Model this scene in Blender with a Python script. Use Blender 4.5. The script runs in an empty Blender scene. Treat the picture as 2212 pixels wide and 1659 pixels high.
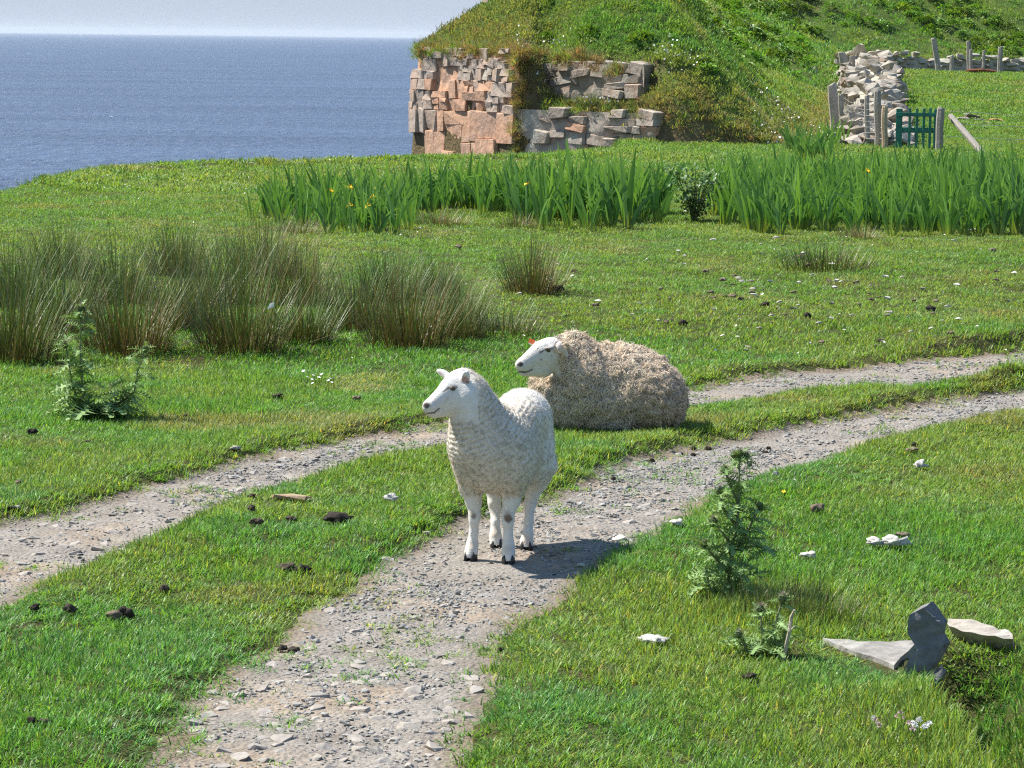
import bpy, bmesh, math, random
import numpy as np
from mathutils import Matrix, Vector, Euler

R = math.radians
random.seed(7)
rng = np.random.default_rng(7)
S = bpy.context.scene
COL = S.collection

# ------------------------------------------------------------------ camera, sky, sun
CAM_H = 2.0
FPX = 6000.0                       # focal length for a 2212 x 1659 picture
cam = bpy.data.cameras.new('camera')
cam.sensor_width = 36.0
cam.lens = 36.0 * FPX / 2212.0
cam.clip_start, cam.clip_end = 0.1, 80000.0
cam_ob = bpy.data.objects.new('camera', cam)
COL.objects.link(cam_ob)
CAM_M = Matrix.Translation((0, 0, CAM_H)) @ Matrix.Rotation(R(90 - 7.11), 4, 'X') @ Matrix.Rotation(R(0.69), 4, 'Z')
cam_ob.matrix_world = CAM_M
S.camera = cam_ob

SUN_EL = 54.0
SUN_DIR = Vector((-0.91, 0.40, 0)).normalized() * math.cos(R(SUN_EL)) + Vector((0, 0, math.sin(R(SUN_EL))))
world = bpy.data.worlds.new('World')
S.world = world
world.use_nodes = True
wn = world.node_tree
wn.nodes.clear()
sky = wn.nodes.new('ShaderNodeTexSky')
sky.sky_type = 'NISHITA'
sky.sun_disc = False
sky.sun_elevation = R(SUN_EL)
sky.sun_rotation = math.atan2(SUN_DIR.x, SUN_DIR.y)
sky.air_density = 1.0
sky.dust_density = 0.0
sky.ozone_density = 3.0
bg = wn.nodes.new('ShaderNodeBackground')
bg.inputs['Strength'].default_value = 0.12
wo = wn.nodes.new('ShaderNodeOutputWorld')
skymul = wn.nodes.new('ShaderNodeMix')
skymul.data_type = 'RGBA'; skymul.blend_type = 'MULTIPLY'
skymul.inputs[0].default_value = 1.0
skymul.inputs[7].default_value = (0.88, 0.95, 1.14, 1)
wn.links.new(sky.outputs[0], skymul.inputs[6])
# sea haze: the clear-air sky never gets brighter than this pale lavender
skycap = wn.nodes.new('ShaderNodeVectorMath')
skycap.operation = 'MINIMUM'
skycap.inputs[1].default_value = (2.2, 2.5, 3.05)
wn.links.new(skymul.outputs[2], skycap.inputs[0])
wn.links.new(skycap.outputs[0], bg.inputs[0])
wn.links.new(bg.outputs[0], wo.inputs[0])

sun = bpy.data.lights.new('sun', 'SUN')
sun.energy = 4.8
sun.angle = R(0.53)
sun.color = (1.0, 0.955, 0.88)
sun_ob = bpy.data.objects.new('sun', sun)
COL.objects.link(sun_ob)
sun_ob.rotation_euler = SUN_DIR.to_track_quat('Z', 'Y').to_euler()

S.view_settings.view_transform = 'Standard'
S.view_settings.look = 'None'
S.view_settings.exposure = 1.0
S.view_settings.gamma = 1.0
S.view_settings.use_curve_mapping = False
S.render.engine = 'CYCLES'
S.cycles.max_bounces = 6
S.cycles.diffuse_bounces = 3
S.cycles.glossy_bounces = 2
S.cycles.transmission_bounces = 3
S.cycles.volume_bounces = 0
S.cycles.sample_clamp_direct = 1.6
S.cycles.use_denoising = False
S.cycles.filter_width = 1.2

# ------------------------------------------------------------------ small helpers
def hash3(ix, iy, iz, seed=0):
    h = (ix.astype(np.int64) * 374761393 + iy.astype(np.int64) * 668265263 + iz.astype(np.int64) * 1274126177 + seed * 974634777) & 0xFFFFFFFF
    h = ((h ^ (h >> 13)) * 1103515245) & 0xFFFFFFFF
    h = ((h ^ (h >> 16)) * 2246822519) & 0xFFFFFFFF
    return ((h ^ (h >> 15)) & 0xFFFFFF) / float(0xFFFFFF)

def vnoise(p, seed=0):
    p = np.asarray(p, float)
    i = np.floor(p).astype(np.int64)
    f = p - i
    f = f * f * (3 - 2 * f)
    r = 0
    for dx in (0, 1):
        for dy in (0, 1):
            for dz in (0, 1):
                w = (f[:, 0] if dx else 1 - f[:, 0]) * (f[:, 1] if dy else 1 - f[:, 1]) * (f[:, 2] if dz else 1 - f[:, 2])
                r = r + w * hash3(i[:, 0] + dx, i[:, 1] + dy, i[:, 2] + dz, seed)
    return r * 2 - 1

def fbm(p, octaves=3, seed=0):
    a, s, r = 1.0, 0.0, 0
    p = np.asarray(p, float)
    for o in range(octaves):
        r = r + a * vnoise(p, seed + o)
        s += a
        a *= 0.5
        p = p * 2.03 + 11.7
    return r / s

def worley(p, seed=0):
    p = np.asarray(p, float)
    i = np.floor(p).astype(np.int64)
    best = np.full(len(p), 9.0)
    second = np.full(len(p), 9.0)
    for dx in (-1, 0, 1):
        for dy in (-1, 0, 1):
            for dz in (-1, 0, 1):
                c = i + np.array((dx, dy, dz))
                q = c + np.stack([hash3(c[:, 0], c[:, 1], c[:, 2], seed + k) for k in (1, 2, 3)], 1)
                d = np.sqrt(((p - q) ** 2).sum(1))
                second = np.minimum(second, np.maximum(best, d))
                best = np.minimum(best, d)
    return best, second

def n2(x, y, scale, octaves=3, seed=0):
    x = np.asarray(x, float); y = np.asarray(y, float)
    return fbm(np.stack([x.ravel() / scale, y.ravel() / scale, np.zeros(x.size)], 1), octaves, seed).reshape(x.shape)

def sstep(a, b, x):
    t = np.clip((x - a) / (b - a), 0, 1)
    return t * t * (3 - 2 * t)

def poly_sd(px, py, poly):
    """signed distance to a closed polygon, negative inside"""
    px = np.asarray(px, float); py = np.asarray(py, float)
    d = np.full(px.shape, 1e9)
    ins = np.zeros(px.shape, bool)
    n = len(poly)
    for k in range(n):
        ax, ay = poly[k]; bx, by = poly[(k + 1) % n]
        ex, ey = bx - ax, by - ay
        t = np.clip(((px - ax) * ex + (py - ay) * ey) / (ex * ex + ey * ey + 1e-12), 0, 1)
        d = np.minimum(d, (px - ax - t * ex) ** 2 + (py - ay - t * ey) ** 2)
        c = ((ay > py) != (by > py))
        with np.errstate(divide='ignore', invalid='ignore'):
            xi = ax + (py - ay) * ex / (ey if abs(ey) > 1e-12 else 1e-12)
        ins ^= c & (px < xi)
    d = np.sqrt(d)
    return np.where(ins, -d, d)

CM3 = np.array(CAM_M.to_3x3())
def ray(u, v):
    d = CM3 @ np.array([(u - 1106.0) / FPX, -(v - 829.5) / FPX, -1.0])
    return d / np.linalg.norm(d)

def flat(u, v, z=0.0):
    d = ray(u, v)
    t = (z - CAM_H) / d[2]
    return (d[0] * t, d[1] * t)

# ------------------------------------------------------------------ terrain
RUT_R_L = [(150, 1800), (285, 1659), (392, 1520), (490, 1430), (600, 1368), (680, 1285), (800, 1217), (900, 1152), (1010, 1112), (1180, 1058), (1300, 1003), (1430, 976), (1560, 945), (1700, 915), (1880, 882), (2030, 858), (2212, 836), (2600, 790)]
RUT_R_R = [(2600, 838), (2212, 897), (2100, 917), (1950, 943), (1800, 992), (1640, 1034), (1520, 1092), (1420, 1152), (1300, 1206), (1220, 1272), (1130, 1335), (1065, 1430), (1040, 1510), (1000, 1659), (960, 1800)]
RUT_L_U = [(-500, 1215), (0, 1112), (150, 1084), (300, 1042), (450, 1002), (600, 966), (750, 936), (900, 914), (1050, 897), (1250, 866), (1480, 832), (1600, 812), (1700, 800), (1850, 785), (2000, 770), (2212, 750), (2600, 712)]
RUT_L_L = [(2600, 752), (2212, 800), (2060, 832), (1900, 846), (1700, 853), (1600, 870), (1480, 884), (1250, 912), (975, 962), (900, 977), (800, 997), (700, 1022), (600, 1052), (500, 1084), (400, 1130), (300, 1178), (200, 1214), (90, 1255), (0, 1298), (-500, 1500)]
RUTS = [[flat(*p) for p in RUT_R_L + RUT_R_R], [flat(*p) for p in RUT_L_U + RUT_L_L]]

EDGE = [(-30, 15), (-14, 21), (-9.0, 26), (-6.9, 30), (-6.22, 33.5), (-6.1, 37), (-5.95, 39.4), (-5.3, 41.6), (-4.3, 42.8), (-3.0, 44.0), (-1.4, 45.3), (0.6, 46.6), (1.8, 49.5), (2.6, 56), (3, 70), (3, 170), (90, 170), (90, -20), (-30, -20)]
DITCH_A, DITCH_B = flat(2012, 1442), flat(2152, 1662)
SLABS = [[flat(*p) for p in q] for q in ([(1795, 1382), (1970, 1378), (1995, 1400), (1960, 1440), (1925, 1440), (1850, 1412)], [(2050, 1336), (2183, 1360), (2190, 1376), (2062, 1364)])]

def rut_sd(x, y):
    d = np.minimum(poly_sd(x, y, RUTS[0]), poly_sd(x, y, RUTS[1]))
    return d + 0.05 * n2(x, y, 0.22, 3, 5) + 0.05 * n2(x, y, 0.7, 2, 6)

def ditch_d(x, y):
    ax, ay = DITCH_A; bx, by = DITCH_B
    ex, ey = bx - ax, by - ay
    L = math.hypot(ex, ey)
    t = ((x - ax) * ex + (y - ay) * ey) / L          # metres along
    d = -((x - ax) * ey - (y - ay) * ex) / L         # metres across, to the right
    return t, d

def ground_h(x, y, with_rut=True):
    x = np.asarray(x, float); y = np.asarray(y, float)
    h = 0.05 * n2(x, y, 3.1, 2, 1) + 0.022 * n2(x, y, 0.65, 2, 2)
    near = sstep(60, 90, y)
    h = h * (1 + near * 1.5)
    if with_rut:
        far = (y > 26) | (y < 4)
        sd = np.full(x.shape, 5.0)
        m = ~far
        if m.any():
            sd[m] = rut_sd(x[m], y[m])
        k = sstep(0.10, -0.10, sd)
        h = h + 0.075 * sstep(0.10, 0.20, sd) * sstep(2.3, 3.0, x) * sstep(15.2, 16.2, y) * sstep(22, 18, y)
        h = h * (1 - 0.75 * k) - 0.028 * k + 0.02 * sstep(0.0, 0.12, sd) * sstep(0.6, 0.15, sd)
    # rising field behind the gate
    h = h + 1.0 * sstep(54, 98, y) * sstep(3, 8, x)
    # ditch at the culvert stones
    t, d = ditch_d(x, y)
    h = h - 0.27 * sstep(-0.04, 0.02, d) * sstep(0.46, 0.10, d) * sstep(-0.45, -0.12, t) * sstep(3.0, 2.2, t)
    # sea cliff edge
    e = poly_sd(x, y, EDGE) + 0.35 * n2(x, y, 1.1, 3, 9)
    h = np.where(e > -0.8, h + 0.07 * sstep(-0.8, -0.2, e), h)
    h = np.where(e > 0, h - 1.6 * e, h)
    return np.maximum(h, -13.0)

def spot(u, v):
    """where the line of sight meets the ground"""
    d = ray(u, v)
    t = np.concatenate([np.linspace(5, 20, 700), np.linspace(20.03, 70, 1200), np.linspace(70.1, 130, 400)])
    z = CAM_H + t * d[2]
    h = ground_h(d[0] * t, d[1] * t)
    k = np.argmax(z < h)
    return Vector((d[0] * t[k], d[1] * t[k], h[k]))

def gz(x, y):
    return float(ground_h(np.array([x]), np.array([y]))[0])

HILL = [(-2.05, 59.0), (0.1, 55.2), (2.4, 53.2), (5.0, 52.6), (7.0, 60.5), (9.1, 74.0), (11.2, 85.0), (12.9, 95.5), (20, 100.0), (60, 112), (60, 170), (6, 170), (0.5, 110), (-1.2, 75)]
def hill_base(x, y):
    b = np.interp(x, [-3, -2, 0.1, 1.2, 2.0, 3.0, 4.0, 5.0, 5.6, 20], [1.75, 1.75, 1.7, 1.66, 1.42, 1.0, 0.45, -0.02, -0.15, -0.15])
    b = np.where((y > 70) & (x < 3), 1.75, b)
    return b + np.where(x > 3.5, sstep(54, 98, y) * 1.0, 0)
def hill_h(x, y):
    sd = -poly_sd(x, y, HILL)
    s = np.maximum(sd, 0)
    w = sstep(7.0, 0.0, s)
    b = hill_base(x, y) * w + 0.9 * (1 - w)
    k = 0.70 - 0.32 * sstep(1.5, 7, x)
    up = k * np.minimum(s, 5) + 0.42 * np.clip(s - 5, 0, 8) + 0.2 * np.maximum(s - 13, 0)
    # two broken rock terraces at the right end of the cliff
    tr = sstep(0.1, 0.8, x) * sstep(3.4, 2.3, x) * sstep(2.8, 1.1, s)
    step = 0.62 + 0.25 * s + 0.80 * sstep(0.82, 0.98, s) + 0.5 * np.maximum(s - 1.0, 0)
    z0 = b + up
    z0 = z0 * (1 - tr) + np.minimum(z0, step) * tr
    bump = (0.20 * n2(x, y, 2.6, 3, 21) + 0.09 * n2(x, y, 0.6, 2, 22)) * sstep(0.0, 1.2, s)
    ledge = 0.16 * n2(x * 0.5, y, 1.3, 2, 23) * sstep(0.1, 1.0, s)
    z = z0 + bump + ledge
    z = np.where(sd < 0, z0 + np.where(x < 2.5, 16.0, 2.2) * sd, z)
    return z, sd

# ------------------------------------------------------------------ object helpers
def put(o, label=None, cat=None, group=None, kind=None, parent=None):
    if o.name not in COL.objects:
        COL.objects.link(o)
    if label: o['label'] = label
    if cat: o['category'] = cat
    if group: o['group'] = group
    if kind: o['kind'] = kind
    if parent: o.parent = parent
    return o

def empty(name, loc, label, cat, group=None, rz=0.0):
    o = bpy.data.objects.new(name, None)
    o.empty_display_size = 0.1
    o.location = loc
    o.rotation_euler = (0, 0, rz)
    return put(o, label, cat, group)

def mesh_of(name, verts, faces, mats=(), cols=None, smooth=False):
    me = bpy.data.meshes.new(name)
    verts = np.asarray(verts, np.float32).reshape(-1, 3)
    if isinstance(faces, np.ndarray):
        n, k = faces.shape
        me.vertices.add(len(verts)); me.vertices.foreach_set('co', verts.ravel())
        me.loops.add(n * k); me.loops.foreach_set('vertex_index', faces.astype(np.int32).ravel())
        me.polygons.add(n)
        me.polygons.foreach_set('loop_start', np.arange(0, n * k, k, dtype=np.int32))
        me.polygons.foreach_set('loop_total', np.full(n, k, np.int32))
        me.update(calc_edges=True)
    else:
        me.from_pydata(verts.tolist(), [], faces)
    for m in mats: me.materials.append(m)
    if cols is not None:
        a = me.color_attributes.new('col', 'FLOAT_COLOR', 'POINT')
        c = np.asarray(cols, np.float32)
        if c.shape[1] == 3: c = np.concatenate([c, np.ones((len(c), 1), np.float32)], 1)
        a.data.foreach_set('color', c.ravel())
    if smooth:
        me.polygons.foreach_set('use_smooth', np.ones(len(me.polygons), bool))
    return me

def ob(name, me, parent=None, loc=(0, 0, 0), rot=(0, 0, 0), scale=(1, 1, 1), **kw):
    o = bpy.data.objects.new(name, me)
    o.location = loc; o.rotation_euler = rot; o.scale = scale
    return put(o, parent=parent, **kw)

def bm_mesh(name, bm, mats=(), smooth=False):
    me = bpy.data.meshes.new(name)
    bm.to_mesh(me); bm.free()
    for m in mats: me.materials.append(m)
    if smooth: me.polygons.foreach_set('use_smooth', np.ones(len(me.polygons), bool))
    return me

class Geo:
    """collects pieces into one mesh"""
    def __init__(s): s.v, s.f, s.c, s.n = [], [], [], 0
    def add(s, v, f, c=None):
        v = np.asarray(v, float)
        s.v.append(v); s.f += [[i + s.n for i in q] for q in f]
        s.c.append(np.tile(np.asarray(c if c is not None else (1, 1, 1), float), (len(v), 1)) if c is None or np.ndim(c) == 1 else np.asarray(c, float))
        s.n += len(v)
    def tube(s, pts, rad, sides=6, c=(1, 1, 1), cap=True):
        pts = [np.asarray(p, float) for p in pts]
        if np.ndim(rad) == 0: rad = [rad] * len(pts)
        v = []
        for k, p in enumerate(pts):
            t = pts[min(k + 1, len(pts) - 1)] - pts[max(k - 1, 0)]
            t = t / (np.linalg.norm(t) + 1e-9)
            a = np.cross(t, (0.3, 0.9, 0.1)); a /= np.linalg.norm(a) + 1e-9
            b = np.cross(t, a)
            for j in range(sides):
                w = 2 * math.pi * j / sides
                v.append(p + rad[k] * (math.cos(w) * a + math.sin(w) * b))
        f = []
        for k in range(len(pts) - 1):
            for j in range(sides):
                f.append([k * sides + j, k * sides + (j + 1) % sides, (k + 1) * sides + (j + 1) % sides, (k + 1) * sides + j])
        if cap:
            f.append(list(range(sides))[::-1]); f.append([(len(pts) - 1) * sides + j for j in range(sides)])
        s.add(v, f, c)
    def mesh(s, name, mats=(), smooth=False):
        return mesh_of(name, np.concatenate(s.v), s.f, mats, np.concatenate(s.c), smooth)

# ------------------------------------------------------------------ materials
class NT:
    def __init__(s, name):
        s.m = bpy.data.materials.new(name); s.m.use_nodes = True
        s.t = s.m.node_tree; s.t.nodes.clear()
        s.out = s.t.nodes.new('ShaderNodeOutputMaterial')
    def n(s, typ, inp=None, **kw):
        nd = s.t.nodes.new(typ)
        for k, v in kw.items(): setattr(nd, k, v)
        for k, v in (inp or {}).items():
            if isinstance(v, bpy.types.NodeSocket): s.t.links.new(v, nd.inputs[k])
            else: nd.inputs[k].default_value = v
        return nd
    def pos(s, scale=(1, 1, 1), obj=False):
        if obj: src = s.n('ShaderNodeTexCoord').outputs['Object']
        else: src = s.n('ShaderNodeNewGeometry').outputs['Position']
        return s.n('ShaderNodeMapping', {'Vector': src, 'Scale': scale}).outputs[0]
    def noise(s, vec, scale, detail=4.0, rough=0.55, dist=0.0):
        return s.n('ShaderNodeTexNoise', {'Vector': vec, 'Scale': scale, 'Detail': detail, 'Roughness': rough, 'Distortion': dist}).outputs['Fac']
    def ramp(s, fac, stops):
        r = s.n('ShaderNodeValToRGB', {'Fac': fac})
        e = r.color_ramp.elements
        while len(e) < len(stops): e.new(0.5)
        for k, (p, c) in enumerate(stops):
            e[k].position = p
            e[k].color = (c, c, c, 1) if np.ndim(c) == 0 else (*c, 1)
        return r.outputs['Color']
    def mix(s, fac, a, b, mode='MIX'):
        nd = s.n('ShaderNodeMix', data_type='RGBA', blend_type=mode)
        for k, v in ((0, fac), (6, a), (7, b)):
            if isinstance(v, bpy.types.NodeSocket): s.t.links.new(v, nd.inputs[k])
            elif k == 0: nd.inputs[k].default_value = v
            else: nd.inputs[k].default_value = (*v, 1)
        return nd.outputs[2]
    def math(s, op, a, b=0.0):
        nd = s.n('ShaderNodeMath', operation=op)
        for k, v in ((0, a), (1, b)):
            if isinstance(v, bpy.types.NodeSocket): s.t.links.new(v, nd.inputs[k])
            else: nd.inputs[k].default_value = v
        return nd.outputs[0]
    def bump(s, h, dist, strength=1.0):
        return s.n('ShaderNodeBump', {'Height': h, 'Distance': dist, 'Strength': strength}).outputs[0]
    def pbsdf(s, color, rough=0.8, spec=0.3, normal=None, **kw):
        inp = {'Base Color': color if isinstance(color, bpy.types.NodeSocket) else (*color, 1), 'Roughness': rough, 'Specular IOR Level': spec}
        if normal is not None: inp['Normal'] = normal
        inp.update(kw)
        return s.n('ShaderNodeBsdfPrincipled', inp).outputs[0]
    def done(s, shader):
        s.t.links.new(shader, s.out.inputs['Surface'])
        return s.m

def leafy(name, rough=0.45, spec=0.35, trans=0.35, instanced=True, gain=1.0):
    """leaf material: 'col' painted on the mesh, 'tint' carried by the instance"""
    t = NT(name)
    c = t.n('ShaderNodeAttribute', attribute_name='col').outputs['Color']
    if instanced:
        i = t.n('ShaderNodeAttribute', attribute_name='tint', attribute_type='INSTANCER').outputs['Color']
        c = t.mix(1.0, c, i, 'MULTIPLY')
    p = t.pbsdf(c, rough, spec)
    tr = t.n('ShaderNodeBsdfTranslucent', {'Color': t.mix(1.0, c, (1.25, 1.2, 0.6), 'MULTIPLY')}).outputs[0]
    return t.done(t.n('ShaderNodeMixShader', {0: trans, 1: p, 2: tr}).outputs[0])

M = {}
M['grass'] = leafy('grass_blades', 0.44, 0.3, 0.45)
M['leaf'] = leafy('weed_leaves', 0.5, 0.35, 0.3)
M['rush'] = leafy('rush_stems', 0.45, 0.4, 0.12, instanced=False)
M['thistle'] = leafy('thistle_green', 0.6, 0.25, 0.2, instanced=False)
def wool_mat():
    t = NT('wool_hairs')
    c = t.mix(1.0, t.n('ShaderNodeAttribute', attribute_name='col').outputs['Color'], t.n('ShaderNodeAttribute', attribute_name='tint', attribute_type='INSTANCER').outputs['Color'], 'MULTIPLY')
    tr = t.n('ShaderNodeBsdfTranslucent', {'Color': c}).outputs[0]
    return t.done(t.n('ShaderNodeMixShader', {0: 0.3, 1: t.pbsdf(c, 0.9, 0.05), 2: tr}).outputs[0])
M['wool_tuft'] = wool_mat()

def iris_mat():
    t = NT('iris_leaf')
    c = t.n('ShaderNodeAttribute', attribute_name='col').outputs['Color']
    rnd = t.n('ShaderNodeObjectInfo').outputs['Random']
    v = t.ramp(rnd, [(0, (0.55, 0.68, 0.7)), (0.5, (1, 1, 1)), (1, (1.5, 1.35, 1.15))])
    c = t.mix(1.0, c, v, 'MULTIPLY')
    p = t.pbsdf(c, 0.36, 0.5)
    tr = t.n('ShaderNodeBsdfTranslucent', {'Color': t.mix(1.0, c, (1.3, 1.25, 0.5), 'MULTIPLY')}).outputs[0]
    return t.done(t.n('ShaderNodeMixShader', {0: 0.33, 1: p, 2: tr}).outputs[0])
M['iris'] = iris_mat()

def soil_mat():
    t = NT('turf_soil')
    p = t.pos()
    a = t.noise(p, 0.9, 5); b = t.noise(p, 14, 5); c = t.noise(p, 70, 3)
    col = t.ramp(a, [(0.3, (0.055, 0.065, 0.022)), (0.55, (0.075, 0.075, 0.028)), (0.75, (0.095, 0.075, 0.04))])
    col = t.mix(0.6, col, t.ramp(b, [(0.3, (0.35, 0.33, 0.3)), (0.7, (1.3, 1.3, 1.2))]), 'MULTIPLY')
    return t.done(t.pbsdf(col, 0.95, 0.1, t.bump(c, 0.02)))
M['soil'] = soil_mat()

def track_mat():
    t = NT('track_dirt')
    p = t.pos()
    a = t.noise(p, 1.6, 5); b = t.noise(p, 7, 5); c = t.noise(p, 60, 6, 0.65)
    col = t.ramp(a, [(0.32, (0.245, 0.215, 0.18)), (0.5, (0.275, 0.25, 0.22)), (0.66, (0.31, 0.25, 0.19))])
    col = t.mix(0.55, col, t.ramp(b, [(0.3, (0.62, 0.58, 0.55)), (0.65, (1.15, 1.15, 1.15))]), 'MULTIPLY')
    col = t.mix(0.5, col, t.ramp(c, [(0.3, (0.5, 0.5, 0.5)), (0.65, (1.25, 1.25, 1.25))]), 'MULTIPLY')
    eg = t.n('ShaderNodeAttribute', attribute_name='col').outputs['Fac']
    col = t.mix(t.math('MULTIPLY', eg, t.ramp(b, [(0.3, 0.35), (0.65, 0.95)])), col, (0.155, 0.115, 0.075))
    v = t.n('ShaderNodeTexVoronoi', {'Vector': p, 'Scale': 55.0}).outputs['Distance']
    h = t.math('ADD', t.math('MULTIPLY', c, 0.8), t.math('MULTIPLY', v, -0.7))
    return t.done(t.pbsdf(col, 0.95, 0.12, t.bump(h, 0.012)))
M['track'] = track_mat()

def stone_mat(name, stops, bump=0.01, scale=12, mark=None, rough=0.9):
    """stops: colours picked per object; grain from object coordinates"""
    t = NT(name)
    rnd = t.n('ShaderNodeObjectInfo').outputs['Random']
    rr = t.n('ShaderNodeAttribute', attribute_name='tone', attribute_type='INSTANCER').outputs['Fac']
    base = t.ramp(t.math('FRACT', t.math('ADD', rnd, rr)), stops)
    p = t.pos()
    a = t.noise(p, scale, 6, 0.6); b = t.noise(p, scale * 0.25, 4)
    c = t.mix(0.6, base, t.ramp(a, [(0.3, (0.62, 0.6, 0.58)), (0.7, (1.3, 1.3, 1.28))]), 'MULTIPLY')
    if mark:
        c = t.mix(t.ramp(b, [(0.5, 0), (0.66, mark[1])]), c, mark[0])
    return t.done(t.pbsdf(c, rough, 0.2, t.bump(a, bump)))
M['gravel'] = stone_mat('gravel_stone', [(0, (0.185, 0.18, 0.172)), (0.4, (0.272, 0.264, 0.25)), (0.8, (0.34, 0.328, 0.305)), (1, (0.232, 0.225, 0.213))], 0.004, 40)
M['cobble'] = stone_mat('cobble_stone', [(0, (0.27, 0.25, 0.23)), (0.5, (0.34, 0.305, 0.265)), (1, (0.31, 0.28, 0.255))], 0.006, 30)
M['wall'] = stone_mat('wall_stone', [(0, (0.25, 0.215, 0.17)), (0.35, (0.32, 0.285, 0.24)), (0.7, (0.37, 0.335, 0.29)), (0.85, (0.31, 0.23, 0.17)), (1, (0.25, 0.23, 0.205))], 0.03, 9, ((0.42, 0.40, 0.34), 0.6))
M['oldwall'] = stone_mat('old_wall_stone', [(0, (0.32, 0.29, 0.24)), (0.5, (0.40, 0.36, 0.29)), (1, (0.36, 0.31, 0.26))], 0.03, 7, ((0.46, 0.46, 0.36), 0.8))
M['slab'] = stone_mat('grey_slab', [(0, (0.235, 0.22, 0.205)), (1, (0.25, 0.235, 0.215))], 0.008, 22, ((0.42, 0.40, 0.36), 0.6))
M['dark_slab'] = stone_mat('dark_slab', [(0, (0.165, 0.165, 0.168)), (1, (0.18, 0.175, 0.172))], 0.01, 24, ((0.24, 0.24, 0.23), 0.5))
M['pale_slab'] = stone_mat('pale_slab', [(0, (0.34, 0.305, 0.26)), (1, (0.34, 0.305, 0.26))], 0.01, 22, ((0.62, 0.6, 0.55), 0.6))
M['white_stone'] = stone_mat('white_stone', [(0, (0.50, 0.47, 0.42)), (1, (0.58, 0.55, 0.49))], 0.006, 30)
M['red_stone'] = stone_mat('red_stone', [(0, (0.36, 0.235, 0.165)), (1, (0.36, 0.235, 0.165))], 0.008, 25, ((0.3, 0.28, 0.15), 0.5))
M['tan_stone'] = stone_mat('tan_stone', [(0, (0.46, 0.28, 0.13)), (1, (0.46, 0.28, 0.13))], 0.02, 8)
M['dung'] = stone_mat('dung', [(0, (0.028, 0.023, 0.019)), (0.6, (0.045, 0.036, 0.028)), (1, (0.075, 0.058, 0.042))], 0.012, 45)
M['old_dung'] = stone_mat('old_dung', [(0, (0.13, 0.10, 0.075)), (1, (0.22, 0.175, 0.125))], 0.012, 40)
M['post'] = stone_mat('weathered_wood', [(0, (0.27, 0.245, 0.22)), (1, (0.37, 0.335, 0.295))], 0.008, 26)
M['pale_wood'] = stone_mat('pale_wood', [(0, (0.46, 0.35, 0.235)), (1, (0.46, 0.35, 0.235))], 0.006, 26)
M['stick'] = stone_mat('dry_stick', [(0, (0.42, 0.36, 0.28)), (1, (0.42, 0.36, 0.28))], 0.003, 60)
M['rust'] = stone_mat('rusty_iron', [(0, (0.20, 0.075, 0.035)), (1, (0.20, 0.075, 0.035))], 0.01, 20)

def cliff_mat(name, stops, mark):
    return stone_mat(name, stops, 0.035, 6, mark, 0.95)
M['red_rock'] = cliff_mat('red_sandstone', [(0, (0.46, 0.27, 0.175)), (0.35, (0.51, 0.315, 0.21)), (0.7, (0.48, 0.285, 0.19)), (1, (0.45, 0.285, 0.20))], ((0.36, 0.28, 0.235), 0.4))
M['grey_rock'] = cliff_mat('grey_sandstone', [(0, (0.37, 0.30, 0.25)), (0.5, (0.40, 0.325, 0.27)), (1, (0.37, 0.31, 0.265))], ((0.46, 0.30, 0.21), 0.6))
M['lichen_rock'] = cliff_mat('lichen_rock', [(0, (0.27, 0.225, 0.185)), (0.6, (0.34, 0.285, 0.235)), (1, (0.33, 0.235, 0.175))], ((0.46, 0.44, 0.38), 0.6))

def plain(name, c, rough=0.7, spec=0.3, grain=0.25, scale=30):
    t = NT(name)
    n = t.noise(t.pos(), scale, 4)
    col = t.mix(1.0, c, t.ramp(n, [(0.3, (1 - grain,) * 3), (0.7, (1 + grain,) * 3)]), 'MULTIPLY')
    return t.done(t.pbsdf(col, rough, spec))
M['green_paint'] = plain('green_paint', (0.016, 0.155, 0.110), 0.45, 0.4, 0.3, 8)
M['eye'] = plain('sheep_eye', (0.06, 0.04, 0.015), 0.12, 0.6, 0.4, 300)
M['hoof'] = plain('hoof_horn', (0.035, 0.032, 0.034), 0.5, 0.35, 0.4, 120)
M['tag'] = plain('ear_tag_orange', (0.75, 0.16, 0.04), 0.4, 0.4, 0.1)
M['wool_white'] = plain('wool_white', (0.46, 0.44, 0.405), 0.95, 0.05, 0.3, 90)
M['petal_white'] = plain('petal_white', (0.78, 0.76, 0.74), 0.7, 0.2, 0.1)
M['petal_pink'] = plain('petal_pink', (0.55, 0.40, 0.40), 0.8, 0.2, 0.2)
M['petal_yellow'] = plain('petal_yellow', (0.80, 0.52, 0.02), 0.6, 0.2, 0.1)
M['wire'] = plain('galvanised_wire', (0.36, 0.35, 0.34), 0.5, 0.5, 0.2)
M['gull'] = plain('gull_feathers', (0.8, 0.8, 0.8), 0.8, 0.2, 0.05)

def coat_mat(name, fuzz):
    t = NT(name)
    c = t.n('ShaderNodeAttribute', attribute_name='col').outputs['Color']
    p = t.pos(obj=True)
    a = t.noise(p, 55, 4); b = t.noise(p, 190, 3)
    c = t.mix(0.5, c, t.ramp(a, [(0.3, (0.84, 0.82, 0.79)), (0.7, (1.08, 1.08, 1.08))]), 'MULTIPLY')
    h = t.math('ADD', t.math('MULTIPLY', a, 0.6), t.math('MULTIPLY', b, 0.5))
    return t.done(t.pbsdf(c, 0.9, 0.1, t.bump(h, fuzz)))
M['coat'] = coat_mat('lamb_coat', 0.003)
M['fleece'] = coat_mat('ewe_fleece', 0.008)

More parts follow.
